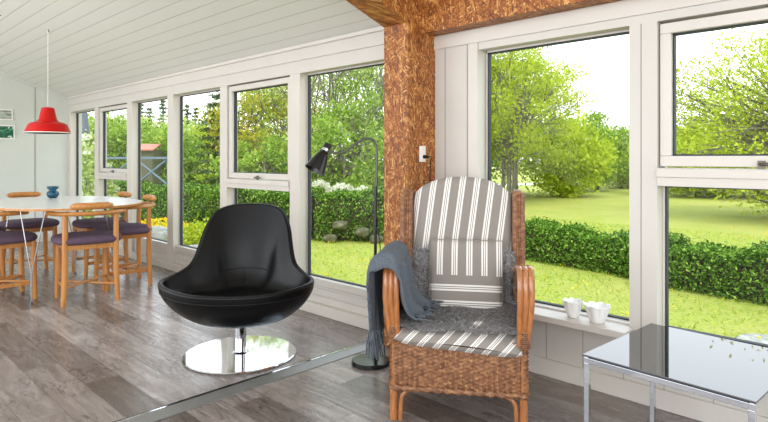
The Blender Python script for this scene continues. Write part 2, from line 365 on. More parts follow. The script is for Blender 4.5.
def bay(y0, y1, zb, zt, split=None, z_floor=FL, apron=True, handle_side=True):
    """one bay between two posts: fixed pane, or sash above a transom and fixed pane below"""
    wn[0] += 1
    F = MB()
    # sloping glazing rebate at the bottom and slim side beads
    F.box(3.03, 3.118, y0, y1, zb - .055, zb)
    F.box(XG - .012, 3.118, y0, y0 + .012, zb, zt).box(XG - .012, 3.118, y1 - .012, y1, zb, zt).box(XG - .012, 3.118, y0, y1, zt - .012, zt)
    wroot = obj('window_%d' % wn[0], F, M_trim, kind='structure', bevel=.002)
    if split:
        t0, t1 = split
        obj('transom', MB().box(2.992, 3.118, y0, y1, t0, t1).box(2.982, 2.992, y0, y1, t0 + .045, t1 - .004), M_trim, wroot, bevel=.003)
        pane(wroot, y0 + .012, y1 - .012, zb, t0)
        s = MB(); q = .052; x0, x1 = 3.02, 3.075; a0, a1, b0, b1 = y0 + .006, y1 - .006, t1 + .008, zt - .012
        s.box(x0, x1, a0, a1, b0, b0 + q).box(x0, x1, a0, a1, b1 - q, b1).box(x0, x1, a0, a0 + q, b0 + q, b1 - q).box(x0, x1, a1 - q, a1, b0 + q, b1 - q)
        sash = obj('sash', s, M_trim, wroot, bevel=.004)
        pane(wroot, a0 + q, a1 - q, b0 + q, b1 - q, 3.06)
        handle(wroot, (y0 + y1) / 2, b0 + .02, 3.02)
    else:
        pane(wroot, y0 + .012, y1 - .012, zb, zt - .012)
    return wroot
ZB = .240
for i in range(6):
    a, b = posts[i][1], posts[i + 1][0]
    bay(a, b, ZB, HB, (.955, 1.045) if i in (2, 5 - 0) and False else ((.955, 1.045) if i in (1, 4) else None))
ap = MB()
for i in range(6):
    a, b = posts[i][1], posts[i + 1][0]
    z = FL + .08
    for k, (z0, z1) in enumerate([(FL + .085, FL + .145), (FL + .148, FL + .206), (FL + .209, ZB - .056)]): ap.box(3.035, 3.118, a, b, z0, z1 - .002)
    ap.box(3.042, 3.118, a, b, FL, ZB - .056)
apo = obj('wall_left_apron', ap, M_wall, kind='structure', bevel=.002); apo.name = 'wall_left_low'
obj('baseboard_left', MB().box(2.985, 3.06, 2.80, 9.93, FL, FL + .085), M_trim, kind='structure', bevel=.004)

# right window wall (the room with the armchair)
HR = 1.935
wr = MB()
wr.box(XW, 3.12, -1.6, 2.45, HR, 2.32)                                   # header
wr.box(XW, 3.12, 2.09, 2.45, 0, HR)                                     # boards beside the pillar
wr.box(XW, 3.12, 1.013, 1.15, .34, HR)                                     # post between the windows
wr.box(XW, 3.12, -.01, .13, .34, HR)
wr.box(XW, 3.12, -1.6, -.01, 0, HR)
wr.box(XW, 3.118, -.01, 2.09, 0, .34)                                    # apron below the sills
wrt = obj('wall_right', wr, M_wall, kind='structure')
bd = MB()
for y in (2.355, 2.175): bd.box(XW - .001, XW + .003, y - .003, y + .003, .10, 2.065)
for y in (2.02, 1.80, 1.62, 1.40, 1.18, .98, .76, .54, .32, .10): bd.box(XW - .001, XW + .003, y - .002, y + .002, .10, .34)
bd.box(XW - .001, XW + .003, 1.088, 1.093, .34, HR)
obj('board_joint', bd, M_seam, wrt)
obj('header_trim', MB().box(XW - .012, XW, -1.6, 2.45, HR + .045, 2.065), M_trim, wrt, bevel=.002)
obj('baseboard_right', MB().box(XW - .016, XW, -1.6, 2.45, 0, .10), M_trim, kind='structure', bevel=.004)
w7 = bay(1.15, 2.085, .385, HR)
obj('window_sill', MB().box(2.88, 3.08, 1.125, 2.11, .34, .375), M_trim, w7, bevel=.004)
w8 = bay(.13, 1.013, .385, HR, (1.11, 1.20))
obj('window_sill', MB().box(2.88, 3.08, .10, 1.03, .34, .375), M_trim, w8, bevel=.004)
# casing strip round the left window
cs = MB().box(XW - .012, XW, 2.09, 2.16, .34, HR + .045)
obj('casing', cs, M_trim, w7, bevel=.003)

# strand-board pillar, sloping beam over the opening, gable and boxed header
obj('trim_20', MB().box(2.724, XW, 2.439, 2.655, 0, 2.46), M_osb, kind='structure', bevel=.003).name = 'trim_11'
def BZ(x): return 2.119 + .335 * (2.724 - x)
obj('trim_12', MB().hexa([(2.724, 2.439, BZ(2.724)), (2.724, 2.655, BZ(2.724)), (-3.2, 2.655, BZ(-3.2)), (-3.2, 2.439, BZ(-3.2)),
    (2.724, 2.439, CZ(2.724) + .15), (2.724, 2.655, CZ(2.724) + .15), (-3.2, 2.655, CZ(-3.2) + .15), (-3.2, 2.439, CZ(-3.2) + .15)]), M_osb, kind='structure', bevel=.003)
obj('trim_13', MB().box(2.872, XW, -1.6, 2.439, 2.072, 2.40), M_osb, kind='structure', bevel=.003)

# ================================================================= OUTDOORS
GZ = -.5
def gz(x, y): return GZ
gm = MB(); gm.add([(3.3, -60, GZ), (180, -60, GZ), (180, 180, GZ), (3.3, 180, GZ)], [(0, 1, 2, 3)])
obj('ground', gm, M_lawn, kind='structure')
M_fnd = Mat('foundation', (120, 118, 112), .9); obj('foundation', MB().box(-3.2, 3.2, -2.6, 10.1, GZ, -.16), M_fnd, kind='structure')
def strip_path(pts, wdt, z):
    m = MB(); P = [Vector((x, y, 0)) for x, y in pts]; vs = []
    for i, p in enumerate(P):
        t = (P[min(i + 1, len(P) - 1)] - P[max(i - 1, 0)]).normalized(); n = Vector((-t.y, t.x, 0)) * wdt / 2
        vs += [(p.x - n.x, p.y - n.y, z), (p.x + n.x, p.y + n.y, z)]
    m.add(vs, [(2 * i, 2 * i + 1, 2 * i + 3, 2 * i + 2) for i in range(len(P) - 1)]); return m
M_gravel = Mat('pale_gravel', (226, 222, 212), .95)
def cam_at(px, d):                                       # ground position d metres ahead at a given bearing tangent
    F = (math.sin(YAW), math.cos(YAW)); R = (math.cos(YAW), -math.sin(YAW)); u = (px - 384) / 570
    return (d * (F[0] + R[0] * u), d * (F[1] + R[1] * u))
obj('gravel_road', strip_path([(16.5, 44), (22, 32), (30, 22), (46, 12), (70, 6)], 2.4, GZ + .012), M_gravel, kind='structure')

rng = np.random.default_rng(7)
def leaves_mesh(name, C, size, mat, parent=None, kind=None, up=0.0, aspect=.55):
    """C: (n,3) leaf centres; every leaf is a small folded rhombus of its own"""
    n = len(C); a = rng.normal(size=(n, 3)); a[:, 2] += up; a /= np.linalg.norm(a, axis=1)[:, None]
    r = rng.normal(size=(n, 3)); b = np.cross(a, r); b /= np.linalg.norm(b, axis=1)[:, None]; c = np.cross(a, b)
    s = (size * rng.uniform(.6, 1.3, n))[:, None]
    V = np.empty((n, 4, 3)); V[:, 0] = C - b * s; V[:, 1] = C + c * s * aspect + a * s * .2; V[:, 2] = C + b * s; V[:, 3] = C - c * s * aspect + a * s * .2
    me = bpy.data.meshes.new(name); me.vertices.add(4 * n); me.vertices.foreach_set('co', V.ravel())
    me.loops.add(4 * n); me.loops.foreach_set('vertex_index', np.arange(4 * n, dtype=np.int32))
    me.polygons.add(n); me.polygons.foreach_set('loop_start', np.arange(0, 4 * n, 4, dtype=np.int32)); me.polygons.foreach_set('loop_total', np.full(n, 4, dtype=np.int32))
    me.update(calc_edges=True); me.materials.append(mat.m)
    o = bpy.data.objects.new(name, me); COL.objects.link(o)
    if parent: o.parent = parent
    if kind: o['kind'] = kind
    return o
def tree(name, label, cat, loc, h, rx, z0, nclus, nleaf, size, mat, stems=1, group=None, seed=1, spread=.28, trunk_r=.1, lean=0, skew=(0, 0)):
    global rng
    rng = np.random.default_rng(seed); rd = random.Random(seed)
    t = thing(name, label, cat, loc, 0, group)
    cz = (h + z0) / 2; rz = (h - z0) / 2
    cl = []
    while len(cl) < nclus:
        p = np.array([rd.uniform(-1, 1), rd.uniform(-1, 1), rd.uniform(-1, 1)]); q = np.linalg.norm(p)
        if q > 1 or q < .35: continue
        cl.append((p[0] * rx + skew[0], p[1] * rx + skew[1], cz + p[2] * rz))
    B = MB(); tops = []
    for s in range(stems):
        a = 2 * PI * s / max(stems, 1) + rd.uniform(-.4, .4); sp = .0 if stems == 1 else rx * .28
        top = (math.cos(a) * sp, math.sin(a) * sp, z0 + (h - z0) * .55)
        pts = [(0.04 * math.cos(a) * stems, .04 * math.sin(a) * stems, -.05), (math.cos(a) * sp * .35, math.sin(a) * sp * .35, top[2] * .35), (math.cos(a) * sp * .7, math.sin(a) * sp * .7, top[2] * .7), top]
        P = curve(pts, 9); B.tube(P, [trunk_r * (1 - .8 * i / 8) / (1 if stems == 1 else 1.6) for i in range(9)], 7); tops.append(P)
    L = []
    for c in cl:
        P = rd.choice(tops); k = rd.randint(3, 7); b = P[k]
        if b[2] > c[2]: b = P[max(1, k - 3)]
        mid = tuple(lerp(b[i], c[i], .5) + (0, 0, .06 * h)[i] * rd.uniform(-.2, 1) for i in range(3))
        Q = curve([b, mid, c], 6); B.tube(Q, [trunk_r * .28 * (1 - .8 * i / 5) for i in range(6)], 5, caps=False)
        for q in range(3):                                # twigs
            e = tuple(c[i] + rd.gauss(0, spread * rx * .8) for i in range(3)); B.tube([Q[3], tuple(lerp(Q[3][i], e[i], .55) for i in range(3)), e], [trunk_r * .09, trunk_r * .06, .004], 4, caps=False)
        m = nleaf // nclus
        pts = rng.normal(size=(m, 3)) * np.array([rx, rx, rx * .7]) * spread + np.array(c)
        L.append(pts)
    obj('trunk', B, M_bark, t, smooth=True)
    Lc = np.concatenate(L); Lc = Lc[Lc[:, 2] > .05]
    leaves_mesh('foliage', Lc, size, mat, t)
    return t
def conifer(name, label, loc, h, r, n, size, mat, group=None, seed=3):
    global rng
    rng = np.random.default_rng(seed); t = thing(name, label, 'tree', loc, 0, group)
    B = MB().tube([(0, 0, -.05), (0, 0, h * .5), (0, 0, h * .98)], [r * .09, r * .06, .01], 7)
    pts = []; tiers = int(h / .28)
    for i in range(tiers):
        z = h * (.06 + .92 * i / tiers); rr = r * (1 - i / tiers) ** .8 + .06; k = max(5, int(12 * (1 - i / tiers)))
        for j in range(k):
            a = rng.uniform(0, 2 * PI); L_ = rr * rng.uniform(.75, 1.1); e = (math.cos(a) * L_, math.sin(a) * L_, z - L_ * .12 + .05)
            B.tube([(0, 0, z), (e[0] * .5, e[1] * .5, z + .02), e], [.02, .014, .004], 4, caps=False)
            m = max(6, int(n / (tiers * 9))); s = rng.uniform(.1, 1, m)[:, None]
            pts.append(np.array([[0, 0, z]]) * (1 - s) + np.array([e]) * s + rng.normal(size=(m, 3)) * np.array([.09, .09, .05]) * (r / 1.3))
    obj('trunk', B, M_bark, t, smooth=True); leaves_mesh('foliage', np.concatenate(pts), size, mat, t, aspect=.25)
    return t
def hedge(name, label, pts, wdt, h, n, size, mat, cat='hedge', core=True, seed=5):
    global rng
    rng = np.random.default_rng(seed)
    c0 = pts[0]; t = thing(name, label, cat, (c0[0], c0[1], GZ))
    P = [Vector((x - c0[0], y - c0[1], 0)) for x, y in pts]
    seg = [(P[i + 1] - P[i]).length for i in range(len(P) - 1)]; tot = sum(seg); out = []
    per = n / tot
    for i, L_ in enumerate(seg):
        m = int(per * L_); s = rng.uniform(0, 1, m); T = (P[i + 1] - P[i]).normalized(); N = Vector((-T.y, T.x, 0))
        # surface-weighted: top, two sides
        side = rng.integers(0, 5, m); a = rng.uniform(-.5, .5, m) * wdt; z = rng.uniform(.02, 1, m) * h
        a = np.where(side < 2, -wdt / 2, np.where(side == 2, wdt / 2, a)) ; z = np.where(side > 2, h, z)
        # rounded shoulders and gentle unevenness
        wob = .05 * np.sin(s * L_ * 3.1 + i) + .04 * np.sin(s * L_ * 7.7)
        a = a * (1 - .22 * (z / h) ** 4) + rng.normal(0, .045, m); z = z + wob * (z / h) + rng.normal(0, .035, m)
        out.append(np.stack([P[i].x + T.x * s * L_ + N.x * a, P[i].y + T.y * s * L_ + N.y * a, z], 1))
    if core:
        B = MB()
        for i in range(len(P) - 1):
            T = (P[i + 1] - P[i]).normalized(); N = Vector((-T.y, T.x, 0)) * (wdt / 2 - .09)
            a, b = P[i], P[i + 1]
            B.hexa([a - N, b - N, b + N, a + N] + [(a - N * .8) + Vector((0, 0, h - .1)), (b - N * .8) + Vector((0, 0, h - .1)), (b + N * .8) + Vector((0, 0, h - .1)), (a + N * .8) + Vector((0, 0, h - .1))])
        obj('branches', B, M_twig, t)
    leaves_mesh('foliage', np.concatenate(out), size, mat, t)
    return t
hedge('clipped_hedge', 'low dark green clipped hedge crossing the lawn behind the two right hand windows', [(7.95, -3.5), (8.35, 1.3), (8.55, 2.7), (8.85, 3.3), (9.1, 5.3), (9.15, 7.35)], .75, .53, 80000, .026, L_hedge, seed=11)
hedge('tall_hedge', 'taller leafy hedge with a stone bank outside the dining room windows', [(9.25, 7.6), (8.85, 8.55), (7.9, 9.7), (7.0, 11.6), (6.4, 14.5), (6.2, 19)], .9, .98, 90000, .032, L_hedge, seed=12)
# stones showing low in the tall hedge
M_stone = Mat('lichen_stone', (132, 128, 108), .9); n_ = M_stone.noise(9, None, 6, .7); M_stone.col(M_stone.ramp(n_, [(.3, (56, 56, 34)), (.5, (90, 88, 60)), (.7, (126, 122, 94))])); M_stone.bump(n_, .6, .03)
M_pstone = Mat('pale_stone', (150, 150, 140), .9); n_ = M_pstone.noise(9, None, 6, .7); M_pstone.col(M_pstone.ramp(n_, [(.3, (112, 114, 104)), (.5, (150, 150, 140)), (.7, (186, 184, 174))])); M_pstone.bump(n_, .6, .03)
def rock(name, label, loc, sx_, sy_, sz, seed, mat=M_stone, cat='rock', group=None):
    rd = random.Random(seed); o_ = [rd.uniform(0, 6) for _ in range(6)]
    def fn(u, v):
        a = 2 * PI * u; b = PI * (v - .5); x, y, z = math.cos(a) * math.cos(b), math.sin(a) * math.cos(b), math.sin(b)
        k = 1 + .12 * math.sin(3 * x + o_[0]) * math.cos(2.6 * y + o_[1]) + .08 * math.sin(5 * z + o_[2] + 3 * x)
        return (sx_ * x * k, sy_ * y * k, sz * (z * k * .9 + .55))
    o = obj(name, MB().grid(fn, 20, 12, True), mat, smooth=True, loc=loc); o.rotation_euler[2] = rd.uniform(0, 3); tag(o, label, cat, group); return o
for k in range(4):
    s_ = (.15, .32, .6, .72)[k]; x = lerp(8.62, 7.55, s_) - .17; y = lerp(8.25, 9.55, s_) - .15
    rock('field_stone', 'lichen covered stone half hidden low in the tall hedge', (x, y, GZ + .02 + (k % 3) * .14), .16, .13, .11, 40 + k, group='stones in the bank of the tall hedge')
bx_, by_ = cam_at(192, 8.6)
rock('boulder', 'large pale boulder beside the yellow flowers outside the fourth dining window', (bx_, by_, GZ), .55, .42, .30, 3, M_pstone)
bx_, by_ = cam_at(152, 9.6)
rock('boulder', 'pale boulder below the yellow flowers seen past the right dining chair', (bx_, by_, GZ), .5, .4, .42, 5, M_pstone)
bx_, by_ = cam_at(760, 5.4)
rock('flat_stone', 'flat pale stone lying in the lawn at the right edge of the picture', (bx_, by_, GZ - .02), .28, .2, .04, 9, M_pstone)
# flowering shrubs in the bed
def shrub(name, label, cat, px, d, r, h, n, size, mat, fl=None, nf=0, seed=1, group=None):
    global rng
    rng = np.random.default_rng(seed); x, y = cam_at(px, d); t = thing(name, label, cat, (x, y, GZ), 0, group)
    B = MB(); rd = random.Random(seed)
    for k in range(9):
        a = rd.uniform(0, 6.28); q = rd.uniform(.3, .8) * r; B.tube([(0, 0, -.02), (math.cos(a) * q * .6, math.sin(a) * q * .6, h * .4), (math.cos(a) * q, math.sin(a) * q, h * .75)], [.018, .012, .004], 5)
    obj('stem', B, M_bark, t)
    p = rng.normal(size=(n, 3)); p /= np.linalg.norm(p, axis=1)[:, None]; p[:, 2] = abs(p[:, 2]); p *= (rng.uniform(.45, 1, n) ** .5)[:, None]; p += rng.normal(0, .07, (n, 3))
    leaves_mesh('foliage', p * np.array([r, r, h]) + np.array([0, 0, .03]), size, mat, t)
    if fl:
        p = rng.normal(size=(nf, 3)); p /= np.linalg.norm(p, axis=1)[:, None]; p[:, 2] = abs(p[:, 2]); p *= rng.uniform(.92, 1.1, nf)[:, None]
        leaves_mesh('blossom', p * np.array([r, r, h]) + np.array([0, 0, .05]), size * 1.1, fl, t, aspect=.9)
    return t
shrub('flowering_shrub', 'mound of bright yellow flowers outside the third dining window', 'shrub', 158, 10.2, .8, .56, 2600, .035, L_lime, L_yellow, 1300, 21)
shrub('flowering_shrub', 'small clump of yellow flowers left of the window post behind the chairs', 'shrub', 131, 11.4, .5, .42, 1600, .035, L_lime, L_yellow, 600, 22)
shrub('lime_shrub', 'lime green leafy shrub behind the boulder outside the fourth dining window', 'shrub', 203, 9.7, .72, .62, 6500, .03, L_lime, None, 0, 23)
shrub('lime_shrub', 'low lime green shrub close to the boulder and the black lounge chair', 'shrub', 220, 9.0, .55, .42, 3600, .028, L_lime, None, 0, 24)
for k, (px, d, r, h) in enumerate([(320, 14.5, .5, 1.04), (343, 14.2, .55, .98), (363, 13.9, .45, .92)]):
    shrub('white_blossom_shrub', 'white flowering shrub showing over the top of the tall hedge', 'shrub', px, d, r, h, 1200, .035, L_pale, L_white, 3600, 31 + k, 'white blossom over the hedge')

TP = lambda px, d: (*cam_at(px, d), GZ)
# right windows
tree('lime_tree', 'big bright lime green many stemmed tree behind the hedge in the middle window', 'tree', TP(510, 22.0), 6.4, 2.75, 1.2, 150, 27000, .055, L_lime, 7, seed=101, trunk_r=.12, spread=.10, skew=(0, 0))
tree('spreading_tree', 'lime leaved tree with open branches reaching in from the right edge of the picture', 'tree', TP(795, 16), 5.35, 3.3, .25, 150, 24000, .055, L_lime, 3, seed=102, trunk_r=.17, spread=.10, skew=(-.15, .2))
for k, (px, d, h, r, m_) in enumerate([(560, 26, 3.6, 1.9, L_lime), (597, 30, 3.9, 1.5, L_mid), (620, 33, 3.2, 1.5, L_pale), (655, 34, 3.4, 2.2, L_lime), (697, 26, 3.4, 2.2, L_lime), (742, 25, 3.5, 2.4, L_lime), (790, 25, 3.0, 2.4, L_mid), (480, 27, 6.5, 3, L_mid), (440, 27, 7, 3, L_mid)]):
    lb = ['round lime green tree standing right of the big lime tree', 'taller green tree at the end of the field left of the window post', 'pale green tree touching the window post at the end of the field', 'bright bush row tree just past the window post between both right windows',
          'low lime green tree behind the left half of the open branched tree', 'low lime green tree behind the right half of the open branched tree', 'mid green tree at the right picture edge beyond the field', 'green tree behind the left side of the big lime tree', 'green tree hidden mostly by the strand board pillar'][k]
    tree('field_tree', lb, 'tree', TP(px, d), h, r, .1, 46, 11000, .09, m_, 2, 'trees at the far side of the field', 110 + k, trunk_r=.12, spread=.2)
# dining room windows
for k, (px, d, h, r, m_) in enumerate([(322, 19, 8.2, 2.5, L_pale), (362, 21, 8.6, 2.6, L_pale), (395, 18, 7.5, 2.2, L_mid), (300, 24, 7.2, 2.4, L_pale), (345, 16.5, 3.3, 1.7, L_mid), (378, 17, 3.6, 1.7, L_mid),
        (270, 19, 4.8, 1.9, L_ylw), (246, 20, 5.0, 1.8, L_lime), (286, 26, 7.5, 2.6, L_pale), (262, 16.5, 2.4, 1.3, L_mid)]):
    lb = ['tall pale green tree behind the lamp head', 'tall pale green tree behind the curved lamp neck', 'tall green tree half hidden by the strand board pillar', 'tall green tree behind the post left of the lamp', 'bushy green tree low behind the lamp head', 'dark green bushy tree low behind the lamp pole',
          'yellow green tree in the upper sash above the black lounge chair', 'green tree at the left of the upper sash above the black lounge chair', 'tall pale tree behind the yellow green one', 'small green tree just above the hedge in the upper sash'][k]
    tree('garden_tree', lb, 'tree', TP(px, d), h, r, .1 if k != 1 else .3, 60, 6300, .06, m_, 3, 'garden trees behind the tall hedge', 130 + k, trunk_r=.10, spread=.12)
conifer('conifer', 'dark conifer with drooping branches at the right side of the fourth dining window', TP(221, 18.5), 4.9, 1.25, 12000, .06, L_dark, None, 150)
for k, (px, d, h, r) in enumerate([(70, 34, 4.6, 2.2), (102, 31, 4.2, 2.2), (124, 34, 4.2, 2.2), (146, 31, 3.5, 2.2), (168, 34, 3.7, 2.2), (186, 30, 3.5, 2.0), (210, 33, 3.9, 2.2)]):
    lb = ['leafy tree behind the leftmost dining window', 'leafy tree in the second dining window from the far wall', 'leafy tree behind the post right of the second dining window', 'leafy tree behind the wooden railing in the third dining window', 'leafy tree right of the wooden railing', 'leafy tree at the left of the fourth dining window', 'leafy tree behind the dark conifer'][k]
    tree('hill_tree', lb, 'tree', TP(px, d), h, r, .0, 30, 8000, .1, L_mid if k % 2 else L_pale, 2, 'tree row beyond the garden', 160 + k, trunk_r=.12, spread=.22)
for k, (px, h) in enumerate([(141, 6.0), (149, 5.7), (163, 6.3), (187, 5.9), (196, 5.7)]):
    conifer('distant_spruce', 'dark spruce tip standing above the distant tree row', TP(px, 42), h, 1.2, 2600, .12, L_dark, 'distant spruces', 180 + k)
# dandelions in the field and lawn
rng = np.random.default_rng(3)
nd = 5200; dx = rng.uniform(4.5, 26, nd); dy = rng.uniform(-4, 15, nd)
tag(leaves_mesh('dandelions', np.stack([dx, dy, np.full(nd, GZ + .05)], 1), .018, L_yellow, up=3, aspect=.9), 'yellow dandelions dotted over the lawn and field', 'flowers', kind='stuff')
nd = 60000; dx = rng.uniform(4.2, 15, nd); dy = rng.uniform(-3, 12, nd)
L_grass = leaf_mat('grass_blades', [(0, (124, 150, 40)), (.5, (176, 202, 66)), (1, (214, 230, 110))])
tag(leaves_mesh('grass', np.stack([dx, dy, np.full(nd, GZ + .02)], 1), .035, L_grass, aspect=.12), 'short bright green grass of the lawn', 'grass', kind='stuff')
# timber railing with crosses
M_rail = Mat('blue_grey_timber', (104, 122, 134), .7)
rx_, ry_ = cam_at(112, 15.5)
rl = thing('timber_railing', 'blue grey timber railing with diagonal crosses outside the far dining windows', 'railing', (rx_, ry_, GZ), -YAW)
for k in range(4):
    x = -1.3 + k * .95; obj('rail_post', MB().box(x - .045, x + .045, -.045, .045, 0, 1.72), M_rail, rl, bevel=.004)
obj('top_rail', MB().box(-1.5, 1.65, -.06, .06, 1.72, 1.78), M_rail, rl, bevel=.004); obj('bottom_rail', MB().box(-1.5, 1.65, -.03, .03, .95, 1.02), M_rail, rl, bevel=.004)
for k in range(3):
    x0 = -1.3 + k * .95; x1 = x0 + .95
    for a, b in ((1.02, 1.72), (1.72, 1.02)): obj('cross_brace', MB().tube([(x0 + .04, 0, a), (x1 - .04, 0, b)], .03, 6), M_rail, rl)
# neighbouring house seen in the farthest window
M_hw = Mat('pale_render', (212, 214, 210), .9); M_rt = Mat('dark_roof_tiles', (74, 78, 84), .8)
hx, hy = cam_at(52, 19)
hs = thing('neighbouring_house', 'pale house with dark wavy tiled roof in the farthest dining window', 'house', (hx, hy, GZ), -YAW + .527)
obj('wall', MB().box(-3, .75, 0, 5, 0, 2.62), M_hw, hs)
rfm = MB().grid(lambda u, v: (-3.4 + 4.5 * u, -.45 + 3.1 * v, 2.60 + 1.5 * v + .035 * math.sin(u * 4.9 * 2 * PI / .26) + .04 * ((v * 9) % 1)), 150, 36)
obj('roof', rfm, M_rt, hs, solid=.05)
obj('fascia', MB().box(-3.4, 1.1, -.44, -.38, 2.36, 2.56), M_hw, hs)
wdw = obj('window', MB().box(-.9, .2, -.05, 0, 1.0, 2.1), M_trim, hs); obj('window_pane', MB().box(-.8, .1, -.07, -.05, 1.1, 2.0), M_blackglass, wdw)
shrub('pale_shrub', 'pale silvery shrub in front of the neighbouring house', 'shrub', 83, 14, .8, 2.2, 5000, .05, L_pale, L_white, 300, 61)
# little red roof among the trees
hx, hy = cam_at(144, 27)
rs = thing('garden_shed', 'small shed with red roof showing between the trees', 'shed', (hx, hy, GZ), -YAW)
M_rr = Mat('red_roof', (186, 120, 100), .8); obj('wall', MB().box(-.4, .4, 0, 1.5, 0, 2.15), Mat('tarred_timber', (96, 96, 76), .9), rs)
obj('roof', MB().hexa([(-.5, -.15, 2.1), (.5, -.15, 2.1), (.5, .75, 2.38), (-.5, .75, 2.38), (-.5, -.15, 2.16), (.5, -.15, 2.16), (.5, .75, 2.44), (-.5, .75, 2.44)]), M_rr, rs)

# ================================================================= FURNITURE
# ---- dining table
TZ = .815 - FL; TA, TB_ = .66, .93
tb = thing('dining_table', 'white oval dining table with splayed chrome rod legs', 'table', (1.84, 6.30, FL))
def ell(a, b, e, n=72):
    out = []
    for i in range(n):
        q = 2 * PI * i / n; c, s = math.cos(q), math.sin(q); out.append((a * math.copysign(abs(c) ** (2 / e), c), b * math.copysign(abs(s) ** (2 / e), s)))
    return out
def slab(a, b, e, z0, z1):
    m = MB(); P = ell(a, b, e); n = len(P); m.add([(x, y, z0) for x, y in P] + [(x, y, z1) for x, y in P], [tuple(range(n - 1, -1, -1)), tuple(range(n, 2 * n))] + [(i, (i + 1) % n, n + (i + 1) % n, n + i) for i in range(n)]); return m
obj('tabletop', slab(TA - .006, TB_ - .006, 2.4, TZ - .022, TZ), M_tabletop, tb, bevel=.002)
obj('table_rim', slab(TA, TB_, 2.4, TZ - .021, TZ - .002), M_beech, tb)
for sx_ in (-1, 1):
    for sy_ in (-1, 1):
        fx_, fy_ = (-.41 if sx_ < 0 else .30), sy_ * .56; m = MB(); tl = math.hypot(fx_, fy_); tx_, ty_ = -fy_ / tl, fx_ / tl
        for o_ in (-.105, .105):
            m.tube([(fx_ * .95 + tx_ * o_, fy_ * .95 + ty_ * o_, TZ - .022), (fx_ + tx_ * o_ * .07, fy_ + ty_ * o_ * .07, .30), (fx_, fy_, 0.0)], .0055, 8)
        m.lathe([(.012, 0), (.012, .03)], 10, (fx_, fy_)); obj('leg', m, M_rod, tb, smooth='auto')
# ---- dining chairs
def make_chair():
    t = thing('dining_chair', '', 'chair', (0, 0, FL))
    W = .205
    for sx_ in (-1, 1):
        obj('leg', MB().tube([(sx_ * (W + .015), -W - .01, 0), (sx_ * W, -W, .3), (sx_ * W, -W, .80)], [.021, .026, .022], 12), M_beech, t, smooth='auto')
        obj('leg', MB().tube([(sx_ * (W + .01), W + .01, 0), (sx_ * W, W, .3), (sx_ * W, W, .535)], [.021, .026, .023], 12), M_beech, t, smooth='auto')
    fr_ = MB()
    for sx_ in (-1, 1): fr_.box(sx_ * W - .012, sx_ * W + .012, -W, W, .485, .53)
    for sy_ in (-1, 1): fr_.box(-W, W, sy_ * W - .012, sy_ * W + .012, .485, .53)
    obj('seat_frame', fr_, M_beech, t, bevel=.004)
    s = MB(); P = ell(.282, .262, 3.2, 48); n = len(P)
    rings = [(.94, .532), (1.0, .55), (1.0, .572), (.95, .59), (.8, .6), (.5, .603)]
    vs = [(x * k, y * k, z) for k, z in rings for x, y in P]; k_ = len(rings)
    fs = [(i * n + j, i * n + (j + 1) % n, (i + 1) * n + (j + 1) % n, (i + 1) * n + j) for i in range(k_ - 1) for j in range(n)] + [tuple(range(n - 1, -1, -1)), tuple(range((k_ - 1) * n, k_ * n))]
    s.add(vs, fs); obj('seat', s, M_purple, t, smooth=True)
    R_ = .29; arc = []
    for i in range(33):
        a = math.radians(-90 - 118 + 236 * i / 32); arc.append((R_ * 1.06 * math.cos(a), R_ * math.sin(a), .806 + (-.0) ))
    obj('arm_rail', MB().tube(arc, .025, 12, flat=.8), M_beech, t, smooth='auto')
    roll = []
    for i in range(13):
        a = math.radians(-90 - 33 + 66 * i / 12); roll.append((R_ * 1.06 * math.cos(a), R_ * math.sin(a) + .0, .872))
    obj('back_roll', MB().tube(roll, [.014, .026, .031] + [.031] * 7 + [.031, .026, .014], 14), M_beech, t, smooth='auto')
    for sx_ in (-1, 1): obj('stretcher', MB().box(sx_ * W - .009, sx_ * W + .009, -W, W, .135, .17), M_beech, t, bevel=.004)
    for sx_ in (-1, 1): obj('stretcher', MB().tube([(-W * sx_, -W, .158 + .006 * sx_), (W * sx_, W, .158 + .006 * sx_)], .014, 10, flat=.8), M_beech, t, smooth='auto')
    return t
ch = make_chair()
G_ = 'dining chairs round the oval table'
spots = [((1.85, 5.62), -9, 'beech dining chair with its back to the camera, nearest of the chairs'),
         ((2.33, 6.03), 81, 'beech dining chair at the right side of the table, nearest the black lounge chair'),
         ((2.38, 6.80), 88, 'beech dining chair on the window side, behind the right hand one'),
         ((1.80, 7.30), 178, 'beech dining chair at the far end of the table behind the teal vase'),
         ((1.30, 6.17), -90, 'beech dining chair in the left foreground beside the chrome table leg'),
         ((1.22, 6.98), -88, 'beech dining chair at the left picture edge, farther of the two there')]
for i, ((x, y), r_, lb) in enumerate(spots):
    if i == 0: ch.location = (x, y, FL); ch.rotation_euler[2] = math.radians(r_); ch['label'] = lb; ch['group'] = G_
    else: dup(ch, (x, y, FL), math.radians(r_), lb, G_)
# ---- vase
vs_ = obj('vase', MB().lathe([(.03, 0), (.052, .012), (.062, .04), (.055, .065), (.036, .08), (.034, .088), (.052, .1), (.058, .125), (.053, .126), (.045, .105), (.03, .09), (.03, .02)], 28, close=False), M_teal, smooth=True, loc=(1.93, 6.92, .815))
tag(vs_, 'small round teal glazed vase on the white oval table', 'vase')
